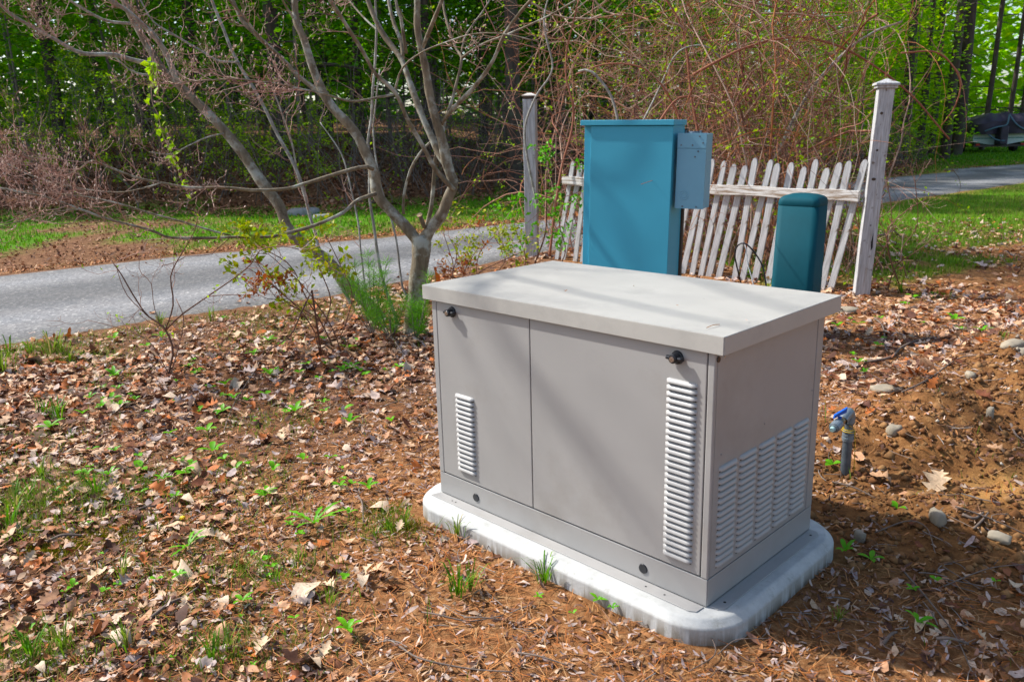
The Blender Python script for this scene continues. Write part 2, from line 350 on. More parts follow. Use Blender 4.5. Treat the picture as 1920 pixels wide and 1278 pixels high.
def grassm(x, y):
    """where turf shows: verge strips along the drive"""
    f = side(FAR, x, y); q = side(NEAR, x, y); bl = y - bankline(x)
    a = (f > .12) & (bl < .6)
    lush = np.interp(x, [-12, -3, -.5, 3, 8, 60], [.58, .52, .84, .84, .95, .97])
    lush = lush * np.interp(f, [0, .5, 3], [.35, .6, 1]) + .25*sst(bl, -2.2, -.4)*(x < -2)
    g1 = np.where(a, sst(fbm(x, y, .9, 12) - .5 + (lush - .5)*1.0, -.16, .14), 0)
    r_ = (q < -.1) & (x > 2.4) & (y > 6.3)       # right verge this side of the drive
    g2 = np.where(r_, sst(fbm(x, y, .8, 31) - .5 + np.interp(-q, [0, 3.5, 7], [.28, .12, -.5]), -.12, .16), 0)
    return np.maximum(g1, g2)
at_ = ground.data.color_attributes.new('zone', 'FLOAT_COLOR', 'POINT')
zc = np.zeros((nx*ny, 4), np.float32); fx, fy = X.ravel(), Y.ravel()
zc[:, 0] = grassm(fx, fy); zc[:, 1] = dirtm(fx, fy)
zc[:, 2] = np.maximum(sst(fy - bankline(fx), -1, 1), sst(padd(fx, fy), .3, 1.4) * (fx < .6)) 
zc[:, 3] = (1 - sst(np.hypot((fx-2.05)/.55, (fy-2.95)/.22), .5, 1.1)) * .9
at_.data.foreach_set('color', zc.ravel())
tag(ground, kind='structure', label='leafy forest edge ground with bare soil around the pad')

# driveway
mt, n, b = newmat('old_asphalt'); v = coords(n)
vo = nd(n, 'ShaderNodeTexVoronoi', Scale=48.0); n.links.new(v, vo.inputs['Vector'])
c0 = ramp(n, [(0.0, (.05,.052,.06)), (0.45, (.115,.12,.13)), (0.8, (.21,.21,.215)), (1, (.52,.51,.49))], vo.outputs['Color'])
c0 = mixc(n, .38, c0, ramp(n, [(0.35, (.10,.105,.11)), (0.65, (.20,.19,.18))], noise(n, v, 2.2, 8, .7)))
uvn = n.nodes.new('ShaderNodeAttribute'); uvn.attribute_name = 'across'
tr = ramp(n, [(0, (.75,.66,.55)), (.08, (.95,.93,.9)), (.25, (1.4,1.4,1.4)), (.42, (.68,.68,.68)), (.6, (.7,.7,.7)), (.76, (1.36,1.36,1.36)), (.93, (.95,.93,.9)), (1, (.75,.66,.55))], uvn.outputs['Fac'])
c0 = mixc(n, 1.0, c0, tr, 'MULTIPLY'); n.links.new(c0, b.inputs['Base Color']); b.inputs['Roughness'].default_value = .88
bump(n, b, vo.outputs['Distance'], .6, .006)
S = 420; na_, fa_ = spline(np.c_[NEAR, np.zeros(14)], S), spline(np.c_[FAR, np.zeros(14)], S)
xs = np.r_[np.linspace(-60,-9,30)[:-1], np.linspace(-9, 14, 360), np.linspace(14, 60, 32)[1:]]; ns_ = len(xs)
ne = np.interp(xs, NEAR[:,0], NEAR[:,1]); kern = np.ones(9)/9
def smooth_(a): return np.convolve(np.pad(a, 4, 'edge'), kern, 'valid')
ne = smooth_(ne) + .07*(vn(xs, xs*0, 2.3, 1)-.5) + .05*(vn(xs, xs*0, 9, 2)-.5)
fe = smooth_(np.interp(xs, FAR[:,0], FAR[:,1])) + .12*(vn(xs, xs*0, 1.7, 5)-.5) + .06*(vn(xs, xs*0, 8, 7)-.5)
A_ = np.linspace(0, 1, 17); RX = np.repeat(xs[:, None], 17, 1); RY = ne[:, None] + (fe-ne)[:, None]*A_
RZ = .014 + .012*np.sin(A_*PI)[None]*np.ones_like(RX) + .006*(fbm(RX, RY, 1.5, 2)-.5); RZ[:, 0] = -.03; RZ[:, -1] = -.03
ii = np.arange(ns_*17).reshape(ns_, 17); F = np.stack([ii[:-1,:-1], ii[1:,:-1], ii[1:,1:], ii[:-1,1:]], -1).reshape(-1, 4)
road = mk('driveway', np.stack([RX, RY, RZ], -1).reshape(-1, 3), F, mt, smooth=True)
aa = road.data.attributes.new('across', 'FLOAT', 'POINT'); aa.data.foreach_set('value', np.tile(A_, ns_).astype(np.float32))
tag(road, kind='structure', label='narrow grey asphalt driveway crossing behind the trees')

# ------------------------------------------------------------------ generator pad
pad = empty('concrete_pad', (GO[0], GO[1], .075), (0, 0, -YAW))
def rrect(x0, x1, y0, y1, r, z, n_=10, wob=0):
    out = []
    for cx, cy, a0 in ((x1-r, y0+r, -PI/2), (x1-r, y1-r, 0), (x0+r, y1-r, PI/2), (x0+r, y0+r, PI)):
        for k in range(n_+1):
            a = a0 + k*PI/2/n_; out.append((cx + r*math.cos(a), cy + r*math.sin(a)))
    dense = []
    for i in range(len(out)):
        p, q = out[i], out[(i+1) % len(out)]; d = math.dist(p, q); k = max(1, int(d/.03))
        for j in range(k): dense.append((p[0]+(q[0]-p[0])*j/k, p[1]+(q[1]-p[1])*j/k, z))
    return dense
base = np.array(rrect(PX0, PX1, PY0, PY1, .17, 0, 22)); cen = np.array([(PX0+PX1)/2, (PY0+PY1)/2, 0])
nrm = base - np.roll(base, 1, 0); nrm = np.stack([nrm[:,1], -nrm[:,0], nrm[:,2]], 1); nrm /= np.linalg.norm(nrm, axis=1, keepdims=True)
rings = []
for off, z in ((.012, -.30), (.004, -.022), (-.020, 0)):
    w_ = (vn(base[:,0]*3.5+base[:,1]*3, z*12+np.zeros(len(base)), 1, 3)-.5) * (.002 if z > -.02 else .0035)
    rr = base + nrm*(off + w_)[:, None] if False else base + nrm*(off + w_.reshape(-1))[:, None]; rr[:, 2] = z; rings.append([tuple(p) for p in rr])
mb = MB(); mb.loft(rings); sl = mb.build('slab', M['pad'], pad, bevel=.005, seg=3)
tag(pad, 'pale rounded concrete pad under the big beige generator', 'concrete pad')

# ------------------------------------------------------------------ generator
L_, D_, H_ = 1.22, .679, .843
gen = empty('standby_generator', (GO[0], GO[1], .075), (0, 0, -YAW))
tag(gen, 'large beige steel generator enclosure with louvers on a pale concrete pad', 'generator')
pm = M['paint']
mb = MB()   # base tray: four upstand plates, folded top lip, foot flanges with clipped ends
mb.box(0, L_-.001, 0, .004, .003, .091); mb.box(L_-.004, L_, .0045, D_-.0045, .003, .091)
mb.box(0, L_-.001, D_-.004, D_, .003, .091); mb.box(0, .004, .0045, D_-.0045, .003, .091)
mb.box(0, L_-.001, .0042, .03, .0875, .0907); mb.box(L_-.03, L_-.0042, .0305, D_-.03, .0875, .0907)
def flange(pts):
    mb.loft([[(x, y, .0006) for x, y in pts], [(x, y, .0036) for x, y in pts]])
flange([(.005, -.003), (-.006, -.046), (L_-.03, -.052), (L_-.008, -.040), (L_-.006, -.003)][::1])
flange([(L_+.002, .012), (L_+.030, .012), (L_+.046, .030), (L_+.046, D_-.03), (L_+.030, D_-.008), (L_+.002, D_-.008)])
mb.build('base_frame', pm, gen, bevel=.0015)
mb = MB(); mb.box(.006, L_-.006, .008, D_-.004, .092, H_-.02); mb.build('inner_body', M['dark'], gen)
mb = MB(); mb.box(.0005, .0265, -.0015, .03, .0925, H_-.03); mb.build('corner_post', pm, gen, bevel=.003)
mb = MB(); mb.box(1.1965, L_, -.0015, .012, .0925, H_-.03); mb.build('corner_post', pm, gen, bevel=.004)
mb = MB(); mb.box(L_-.025, L_, D_-.045, D_, .0925, H_-.03); mb.build('corner_post', pm, gen, bevel=.003)
mb = MB(); mb.box(.0295, .5095, -.0015, .012, .097, H_-.03); mb.build('door', pm, gen, bevel=.0022)
mb = MB(); mb.box(.5135, 1.1935, -.0015, .012, .097, H_-.03); mb.build('door', pm, gen, bevel=.0022)
mb = MB(); mb.box(L_-.012, L_-.001, .0135, D_-.048, .0935, H_-.03); mb.build('side_panel', pm, gen, bevel=.002)
mb = MB(); mb.box(0, L_-.03, D_-.012, D_-.001, .0925, H_-.03); mb.build('back_panel', pm, gen, bevel=.002)
mb = MB(); mb.box(.0005, .012, .032, D_-.014, .0925, H_-.03); mb.build('side_panel', pm, gen, bevel=.002)
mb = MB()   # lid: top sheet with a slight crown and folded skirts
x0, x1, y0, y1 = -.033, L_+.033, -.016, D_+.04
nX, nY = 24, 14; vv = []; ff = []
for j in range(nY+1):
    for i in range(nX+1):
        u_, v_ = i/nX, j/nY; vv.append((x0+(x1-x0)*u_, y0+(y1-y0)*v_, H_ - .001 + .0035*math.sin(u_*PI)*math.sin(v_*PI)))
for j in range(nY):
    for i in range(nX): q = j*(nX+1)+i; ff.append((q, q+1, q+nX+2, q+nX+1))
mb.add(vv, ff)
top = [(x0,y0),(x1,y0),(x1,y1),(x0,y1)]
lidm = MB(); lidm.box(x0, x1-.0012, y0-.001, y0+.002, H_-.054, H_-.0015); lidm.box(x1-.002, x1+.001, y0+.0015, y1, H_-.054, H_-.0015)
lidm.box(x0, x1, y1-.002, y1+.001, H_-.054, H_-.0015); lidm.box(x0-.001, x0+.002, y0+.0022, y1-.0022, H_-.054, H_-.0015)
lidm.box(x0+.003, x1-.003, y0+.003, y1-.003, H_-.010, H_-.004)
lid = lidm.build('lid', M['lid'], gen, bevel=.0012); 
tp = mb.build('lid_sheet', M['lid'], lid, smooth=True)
# louvers
def slat_mesh(name, wd, hh=.0130, dp=.0110):
    q = MB(); nS = 12; rings = []
    prof = [(0.0, 1.0), (.30, .93), (.62, .74), (.86, .46), (1.0, .16), (.97, .03)]   # depth, height
    for i in range(nS+1):
        u_ = i/nS; x = wd*u_; e = min(u_, 1-u_)*wd / .009; k = 1 if e >= 1 else math.sqrt(max(0, 1-(1-e)**2))
        rings.append([(x, -dp*d*k, hh*(h if k > .02 else h*.7)) for d, h in prof])
    V = [p for r in rings for p in r]; m_ = len(prof); F_ = []
    for i in range(nS):
        for j in range(m_-1): a = i*m_+j; F_.append((a, a+1, a+m_+1, a+m_))
    q.add(V, F_, 0)
    q.add([(.003, -.0006, -.0045), (wd-.003, -.0006, -.0045), (wd-.003, -.0006, .006), (.003, -.0006, .006)], [(0, 1, 2, 3)], 1)  # dark strip painted in for the shade of the opening under the slat
    return q.build(name, [M['louv'], M['dark']], smooth=True, link=False)
sl1 = slat_mesh('louver_slat', .105)
for k in range(16): inst('louver_slat', sl1, gen, (.115, -.0018, .136 + k*.0196))
for k in range(29): inst('louver_slat', sl1, gen, (1.062, -.0018, .128 + k*.0196))
for c_ in range(5):
    for k in range(16): inst('louver_slat', sl1, gen, (L_-.0008, .040 + c_*.1165, .118 + k*.0205), (0, 0, PI/2), (.97, .85, 1.04))
# wing latches
def latch(x, z):
    q = MB(); q.cyl((x, -.0016, z), (x, -.008, z), .021, .019, 20); q.cyl((x, -.008, z), (x, -.030, z), .0155, .013, 18)
    o = q.build('latch', M['black'], gen, bevel=.0015)
    wv = MB(); wv.loft([[(x-.031, -.012, z+.007), (x+.031, -.012, z+.007), (x+.031, -.012, z-.006), (x-.031, -.012, z-.006)],
                        [(x-.026, -.026, z+.005), (x+.026, -.026, z+.005), (x+.026, -.026, z-.004), (x-.026, -.026, z-.004)]])
    wv.build('latch_wing', M['black'], o, bevel=.003)
    f_ = MB(); f_.cyl((x, -.030, z), (x, -.0325, z), .0085, .008, 16); f_.box(x-.0012, x+.0012, -.0335, -.0326, z-.005, z+.005); f_.build('lock_face', M['chrome'], o)
latch(.118, .755); latch(1.097, .755)
def disc(name, x, z, r, mat, n_=24):
    q = MB(); q.cyl((x, -.0003, z), (x, -.0035, z), r, r*.9, n_); return q.build(name, mat, gen)
g1_ = disc('plug', .209, .042, .0165, M['black']); g2_ = disc('plug', .989, .042, .0165, M['black'])
q = MB(); q.cyl((L_-.0005, .012, .768), (L_+.003, .012, .768), .0085, .0085, 16); q.build('plug', M['black'], gen)
for y_, z_ in ((.045, .768), (.05, .475), (.62, .53), (.30, .50), (.62, .20)):
    q = MB(); q.cyl((L_-.001, y_, z_), (L_+.0018, y_, z_), .0032, .002, 10); q.build('rivet', M['chrome'] if z_ > .7 else pm, gen)
for x_ in (.10, .12, 1.02, 1.09): 
    q = MB(); q.cyl((x_, -.028, .0037), (x_, -.028, .0041), .0035, .0035, 10); q.build('bolt_hole', M['dark'], gen)
for y_ in (.06, D_-.05):
    q = MB(); q.cyl((L_+.026, y_, .0037), (L_+.026, y_, .0041), .0045, .0045, 10); q.build('bolt_hole', M['dark'], gen)

# ------------------------------------------------------------------ utility cabinet, its side box, pedestal
TH = math.radians(29)
CY = 5.62
cr = P(1250, 512, CY); cbx = empty('utility_cabinet', (cr[0], cr[1], 0), (0, math.radians(1.3), -TH))
W_ = .655; HT = 1.525; DC = .235
tag(cbx, 'tall blue steel utility cabinet standing behind the beige generator', 'cabinet')
q = MB(); q.box(-W_, -.002, .004, DC, .02, HT-.035); q.build('body', M['teal'], cbx, bevel=.003)
q = MB(); q.box(-W_+.062, 0, -.030, .003, .03, HT-.04); q.build('front_cover', M['teal'], cbx, bevel=.003)
q = MB(); q.box(-W_-.012, .008, -.044, DC+.006, HT-.036, HT); q.build('hood', M['teal'], cbx, bevel=.003)
q = MB(); q.box(-.045, .012, DC+.002, DC+.04, -.05, HT-.06); q.box(-W_+.02, -W_+.08, DC+.002, DC+.04, -.05, HT-.06); q.build('mounting_post', M['brownpost'], cbx, bevel=.002)
eb = empty('electrical_box', (cr[0]+.022, cr[1]-.004, 0), (0, math.radians(1.3), -TH))
tag(eb, 'small pale blue electrical box on the side of the tall blue cabinet', 'electrical box')
b0, b1, bw = .945, 1.435, .195
q = MB(); q.box(.004, bw, .0, .15, b0, b1); q.build('body', M['teal2'], eb, bevel=.002)
q = MB(); q.box(.002, bw+.003, -.004, -.0005, b0-.003, b1-.098); q.build('cover', M['teal2'], eb, bevel=.0012)
q = MB(); q.box(.002, bw+.003, -.006, -.0005, b1-.094, b1+.003); q.build('top_flange', M['teal2'], eb, bevel=.0012)
for x_, z_ in ((.028, b1-.075), (.105, b1-.075), (.175, b1-.06), (.15, b1-.018), (.145, b1-.115), (.125, b1-.15), (.055, b0+.012), (.15, b0+.012)):
    q = MB(); q.cyl((x_, -.006, z_), (x_, -.0095, z_), .006, .005, 10); q.build('screw', M['galv'], eb)
q = MB()
for r_ in (.034, .022):
    rg = [[(.062+rr*math.cos(2*PI*i/24), yy, b0+.088+rr*math.sin(2*PI*i/24)) for i in range(24)] for rr, yy in ((r_, -.0041), (r_-.002, -.0065), (r_-.005, -.0065), (r_-.007, -.0041))]
    q.loft(rg, cap0=False, cap1=False)
q.build('knockout', M['teal2'], eb, smooth=True)
q = MB(); q.cyl((.09, .07, b1+.001), (.09, .07, b1+.014), .045, .043, 16); q.cyl((.04, .05, b1+.001), (.04, .05, b1+.02), .008, .008, 8); q.cyl((.14, .05, b1+.001), (.14, .05, b1+.02), .008, .008, 8); q.build('hub_plate', M['galv'], eb)

pp = G(1500, 617); pp = P(1487, 600, 5.75); pe = empty('utility_pedestal', (pp[0]-.0, pp[1], 0), (0, math.radians(1.2), -math.radians(35)))
tag(pe, 'dark green plastic utility pedestal with domed top in front of the picket fence', 'utility pedestal')
def sq(hw, z, r=.045, dx=0): return [(x, y, z) for x, y, _ in rrect_(hw, r)]
def rrect_(hw, r, n_=5):
    out = []
    for cx, cy, a0 in ((hw-r, -hw+r, -PI/2), (hw-r, hw-r, 0), (-hw+r, hw-r, PI/2), (-hw+r, -hw+r, PI)):
        for k in range(n_+1): a = a0 + k*PI/2/n_; out.append((cx + r*math.cos(a), cy + r*math.sin(a), 0))
    return out
q = MB(); q.loft([sq(.150, -.05), sq(.147, .25), sq(.141, .93)]); q.build('body', M['ped'], pe, smooth=True)
q = MB(); q.loft([sq(.1405, .931), sq(.1415, .934), sq(.140, .962), sq(.133, .979), sq(.117, .993), sq(.085, 1.004), sq(.047, 1.010)], cap1=True); q.build('domed_cap', M['ped'], pe, smooth=True)
q = MB(); q.cyl((.02, -.147, .30), (.02, -.153, .30), .012, .010, 10); q.build('lock', M['black'], pe)

# ------------------------------------------------------------------ fence
RP = np.array([3.11, 7.1]); LP = np.array([.275, 9.95]); fd = (LP-RP)/np.linalg.norm(LP-RP); fa = math.atan2(-fd[1], -fd[0])
def post(p, top, hw, lab, ry, cap, rot):
    e = empty('fence_post', (p[0], p[1], 0), (0, ry, rot)); tag(e, lab, 'fence post')
    q = MB(); nz = 12; rings = []
    for k in range(nz+1):
        z = -.1 + (top+.1)*k/nz; rings.append([(hw+.002*math.sin(k*2.1), -hw, z), (hw, hw, z), (-hw, hw, z), (-hw+.002*math.sin(k*1.3), -hw, z)])
    q.loft([[r[3], r[0], r[1], r[2]] for r in rings]); q.build('shaft', M['wood'], e, bevel=.004)
    q = MB()
    S4 = lambda h, z: [(-h, -h, z), (h, -h, z), (h, h, z), (-h, h, z)]
    if cap:
        q.loft([S4(hw+.018, top+.001), S4(hw+.018, top+.022)]); q.build('cap_moulding', M['wood'], e, bevel=.003)
        q = MB(); q.loft([S4(hw+.032, top+.023), S4(hw+.030, top+.042), S4(hw*.4, top+.070), S4(.008, top+.078)]); q.build('cap', M['wood'], e, bevel=.003)
    else:
        q.loft([S4(hw-.004, top+.0005), S4(hw-.006, top+.03)]); q.build('bare_neck', M['brownpost'], e)
        q = MB(); q.loft([S4(hw+.008, top+.031), S4(hw+.014, top+.043), S4(hw*.6, top+.062), S4(.02, top+.07)]); q.build('cap', M['rail'], e, bevel=.003)
    if cap:
        q = MB()
        for x_, z_, r_, sx in ((-.02, top-.20, .012, 1), (-.02, top-.50, .010, 1), (-.02, top-.74, .013, 1.4), (.0, .62, .006, 1)):
            q.loft([[(x_+r_*sx*math.cos(a), -hw-.0015, z_+r_*math.sin(a)) for a in np.linspace(0, 2*PI, 11)[:-1]], [(x_+r_*.4*math.cos(a), -hw-.0035, z_+r_*.4*math.sin(a)) for a in np.linspace(0, 2*PI, 11)[:-1]]])
        q.build('knot', M['brownpost'], e)
        q = MB(); q.loft([[(.025, -hw-.0015, .40), (.038, -hw-.0015, .43), (.030, -hw-.0015, .56), (.018, -hw-.0015, .47)], [(.027, -hw-.0025, .41), (.036, -hw-.0025, .43), (.029, -hw-.0025, .55), (.020, -hw-.0025, .47)]]); q.build('rot_hole', M['dark'], e)
post(RP, 1.75, .062, 'leaning white fence post with pointed cap right of the green pedestal', math.radians(2.0), True, math.radians(-14))
post(LP, 1.845, .073, 'grey white fence post with weathered cap left of the blue cabinet', math.radians(.2), False, math.radians(-12))
def picket_mesh(wd, ht):
    q = MB(); pr = [(-wd/2, 0), (wd/2, 0), (wd/2, ht-.045), (wd*.3, ht-.012), (0, ht), (-wd*.3, ht-.012), (-wd/2, ht-.045)]
    q.loft([[(x, 0, z) for x, z in pr], [(x, .018, z) for x, z in pr]]); return q.build('picket', M['wood'], link=False)
pms = [picket_mesh(.055+.003*k, 1.24-.012*k) for k in range(4)]
def fence(s0, s1, sp0, lean, lab, drop, rz=.86, extra=0):
    f_ = empty('picket_fence', (RP[0]+fd[0]*s0, RP[1]+fd[1]*s0, 0), (0, 0, fa)); tag(f_, lab, 'fence')
    Ls = s1 - s0; q = MB(); nR = 10; rings = []
    for k in range(nR+1):
        x = .03 - (Ls+.03)*k/nR; zz = rz + drop*k/nR + .006*math.sin(k*1.7); rings.append([(x, -.052, zz-.046), (x, -.012, zz-.046), (x, -.012, zz+.046), (x, -.052, zz+.046)])
    q.loft(rings); q.build('rail', M['rail'], f_, bevel=.003)
    k = 0; x = -.03
    while x > -Ls:
        l_ = lean*1.15 + rng.normal(0, .032)
        inst('picket', pms[k % 4], f_, (x - .83*math.tan(l_) , -.008, -.05+rng.normal(0, .02)), (rng.normal(0, .02), l_, rng.normal(0, .03)), (1, 1, 1)); k += 1
        x -= sp0*(1+rng.normal(0, .07))
    return f_
fence(.10, 2.33, .112, math.radians(9.5), 'white picket fence panel between leaning post and blue cabinet', .035)
fence(2.45, 3.48, .12, math.radians(10), 'tilting white picket fence panel left of the blue cabinet', .05, .88)

# cables sprouting behind the pedestal
for pts, mn, lab, rr in (([(1437,540),(1430,500),(1412,470),(1395,456),(1382,462),(1378,480),(1384,510),(1390,535)], 'wirek', 'black cable looping out of the ground left of the pedestal', .006),
                     ([(1413,535),(1408,515),(1402,495),(1399,470),(1396,455)], 'wirew', 'thin white cable rising beside the black cable loop', .004)):
    cv = spline([P(a, b_, 6.0+.03*i) for i, (a, b_) in enumerate(pts)] , 30)
    lo = cv[0].copy(); lo[2] = -.03; lo2 = cv[-1].copy(); 
    if mn == 'wirek': lo2[2] = -.03; cv = np.vstack([lo, cv, lo2])
    else: cv = np.vstack([lo, cv])
    V, F = tubes(cv[None], np.full((1, len(cv)), rr), 6); tag(mk('cable', V, F, M[mn], smooth=True), lab, 'cable')

# ------------------------------------------------------------------ gas pipe with valve
gp = G(1583, 903); gz = float(T(gp[0], gp[1])); pv = empty('gas_pipe', (gp[0], gp[1], gz), (0, 0, 0))
tag(pv, 'grey pipe stub with blue valve handle rising from the dug soil', 'pipe')
sc_ = gp[1]/FPX; hgt = .275
q = MB(); q.cyl((0, 0, -.15), (0, 0, .155), .0205, .0195, 20); q.build('riser', M['galv'], pv, smooth=False)
q = MB()
for k, (z, r) in enumerate(((.150,.023),(.158,.0245),(.165,.0215),(.172,.0235),(.180,.021),(.186,.0235))): q.cyl((0, 0, z), (0, 0, z+.007), r, r, 20)
q.build('threaded_collar', M['galvc'], pv)
q = MB(); q.cyl((0, 0, .186), (0, 0, .245), .0165, .0165, 18); q.build('upper_pipe', M['galv'], pv, smooth=False)
V, F = tubes(spline([(0,0,.228),(0,0,.262),(-.014,-.014,.276),(-.036,-.036,.268),(-.05,-.05,.258)], 16)[None], np.r_[.022,np.full(14,.0225),.0215][None], 14); mk('elbow', V, F, M['galvc'], pv, smooth=True)
dv = Vector((-.70, -.68, -.20)).normalized(); a0 = Vector((-.045, -.045, .262))
q = MB(); q.cyl(a0, a0+dv*.028, .017, .017, 14); q.cyl(a0+dv*.028, a0+dv*.04, .020, .020, 6); q.build('valve_body', simple('brass_valve', (.30,.24,.15), .35, .6, vs_=40), pv)
q = MB(); c1_ = a0+dv*.034; q.cyl(c1_, c1_+Vector((0,0,.026)), .008, .008, 10); q.loft([[tuple(c1_+Vector((x*.9, x*.25+y, z))) for x, y, z in ((-.034,-.006,.020),(.030,-.006,.040),(.030,.006,.040),(-.034,.006,.020))], [tuple(c1_+Vector((x*.9, x*.25+y, z))) for x, y, z in ((-.030,-.007,.036),(.034,-.007,.062),(.034,.007,.062),(-.030,.007,.036))]]); q.build('valve_handle', M['bluev'], pv, bevel=.003)
q = MB(); q.cyl(a0+dv*.041, a0+dv*.085, .0215, .0215, 18); q.cyl(a0+dv*.085, a0+dv*.092, .018, .018, 18); q.build('union_coupling', M['galvc'], pv, bevel=.002)
q = MB(); q.cyl(a0+dv*.0925, a0+dv*.105, .012, .009, 12); q.build('plug_nipple', simple('pale_fitting', (.35,.5,.5), .3), pv)
wc = [(.021*math.cos(t)*(1+.02*t), .021*math.sin(t)*(1+.02*t), .205-.0012*t) for t in np.linspace(0, 12.5, 60)] + [(.022,-.01,.18),(.026,-.014,.14),(.03,-.012,.06),(.034,-.008,-.01)]
V, F = tubes(spline([(-.012,-.03,.225)]+wc, 110)[None], np.full((1, 110), .0018), 5); mk('tracer_wire', V, F, M['yellow'], pv, smooth=True)

# ------------------------------------------------------------------ traced trees
LK = [.41]
def limb(pts, w0, w1, d0, d1, sides=9, dens=14):
    """pts: image positions of the limb's course, w in image pixels, d distance from the camera plane"""
    n0 = len(pts); ds = np.linspace(d0, d1, n0)
    p = np.array([P(a, b_, d) for (a, b_), d in zip(pts, ds)])
    L = np.linalg.norm(np.diff(p, axis=0), axis=1).sum(); n = max(6, int(L*dens))
    c = spline(p, n); c += np.c_[vn(c[:,2]*5, c[:,0]*5, 1, 1)-.5, vn(c[:,2]*5, c[:,0]*5, 1, 2)-.5, vn(c[:,0]*5, c[:,1]*5, 1, 4)-.5] * min(.02, .3*w0/FPX*d0)
    t = np.linspace(0, 1, n); r = (w0 + (w1-w0)*t) * LK[0] / FPX * (d0+(d1-d0)*t) * (1 + .24*(vn(c[:,2]*14, c[:,0]*14, 1, 7)-.5))
    return c, r
def limb_obj(name, c, r, mat, parent, sides=9):
    V, F = tubes(c[None], r[None], sides); n = len(c)
    return mk(name, V, [F, np.arange(sides)[None, ::-1], ((n-1)*sides + np.arange(sides))[None]], mat, parent, smooth=True)
def twigs_from(c, r, count, length, up=.35, lo=.3, hi=1.0, depth=2, out=None, flat=.35, rt=.0035):
    """recursive twigs: first spread out, then turn upward at the tip"""
    if out is None: out = []
    n = len(c)
    for _ in range(count):
        k = int(n*(lo + (hi-lo)*rng.random())); k = min(max(k, 1), n-1)
        p = c[k]; t = c[k]-c[k-1]; t = t/(np.linalg.norm(t)+1e-9)
        d = rng.normal(0, 1, 3); d[2] *= flat; d -= t*(d@t); d /= np.linalg.norm(d)+1e-9
        d = d*.9 + t*.75; d /= np.linalg.norm(d); L = length*(.45+.8*rng.random()); m_ = 7; q = [p]
        for j in range(m_-1):
            d = d + rng.normal(0, .23, 3) + np.array([0, 0, up*(j/m_)]); d /= np.linalg.norm(d); q.append(q[-1] + d*L/(m_-1))
        q = np.array(q); rr = np.linspace(min(rt, r[k]*.7), rt*.42, m_); out.append((q, rr))
        if depth > 1: twigs_from(q, rr, 3 + int(rng.random()*3), length*.48, up*1.5, .25, 1, depth-1, out, flat*1.3, rt*.72)
    return out
def twig_mesh(tw, name, mat, parent, sides=3, kind='stuff'):
    V, F = tubes(np.array([a for a, _ in tw]), np.array([b_ for _, b_ in tw]), sides)
    o = mk(name, V, F, mat, parent)
    if kind: o['kind'] = kind
    return o
def buds(tw, parent):
    tw = [t for t in tw if rng.random() < .38]
    E = np.array([a[-1] for a, _ in tw]); D = np.array([a[-1]-a[-2] for a, _ in tw]); D /= np.linalg.norm(D, axis=1, keepdims=True); N = len(E)
    D[:, 2] += .5; D /= np.linalg.norm(D, axis=1, keepdims=True); L = rng.uniform(.010, .022, N)[:, None]; t = np.array([0, .35, .75, 1.0]); rr = np.array([.0018, .0042, .0030, .0006])
    V, F = tubes(E[:, None]+D[:, None]*(L*t)[..., None], rr[None]*rng.uniform(.7, 1.2, (N, 1)), 4); o = mk('buds', V, F, M['bud'], parent); o['kind'] = 'stuff'
def leafquads(P_, size, up=.5, asp=.55, jit=.4, nrm_=None):
    """folded pointed leaf: 6 verts, 2 quads each"""
    P_ = np.asarray(P_, float); N = len(P_); s = size*(1+jit*(rng.random(N)*2-1)); 
    n = rng.normal(0, 1, (N, 3)); n[:, 2] = np.abs(n[:, 2])*1 + up*2; n /= np.linalg.norm(n, axis=1, keepdims=True)
    a = rng.normal(0, 1, (N, 3)); a -= n*(a*n).sum(1, keepdims=True); a /= np.linalg.norm(a, axis=1, keepdims=True); b_ = np.cross(n, a)
    s = s[:, None]; f = .18
    v0 = P_; v1 = P_ + a*s*.45 + b_*s*asp*.5 + n*s*f*.6; v2 = P_ + a*s; v3 = P_ + a*s*.45 - b_*s*asp*.5 + n*s*f*.6; v4 = P_ + a*s*.5 - n*s*.03
    V = np.stack([v0, v1, v2, v3, v4], 1).reshape(-1, 3); i = np.arange(N)[:, None]*5
    return V, np.concatenate([i + np.array([0, 4, 2, 1]), i + np.array([0, 3, 2, 4])])
def leafmesh(name, P_, size, mat, parent=None, kind='stuff', **k):
    V, F = leafquads(P_, size, **k); o = mk(name, V, F, mat, parent)
    if kind: o['kind'] = kind
    return o

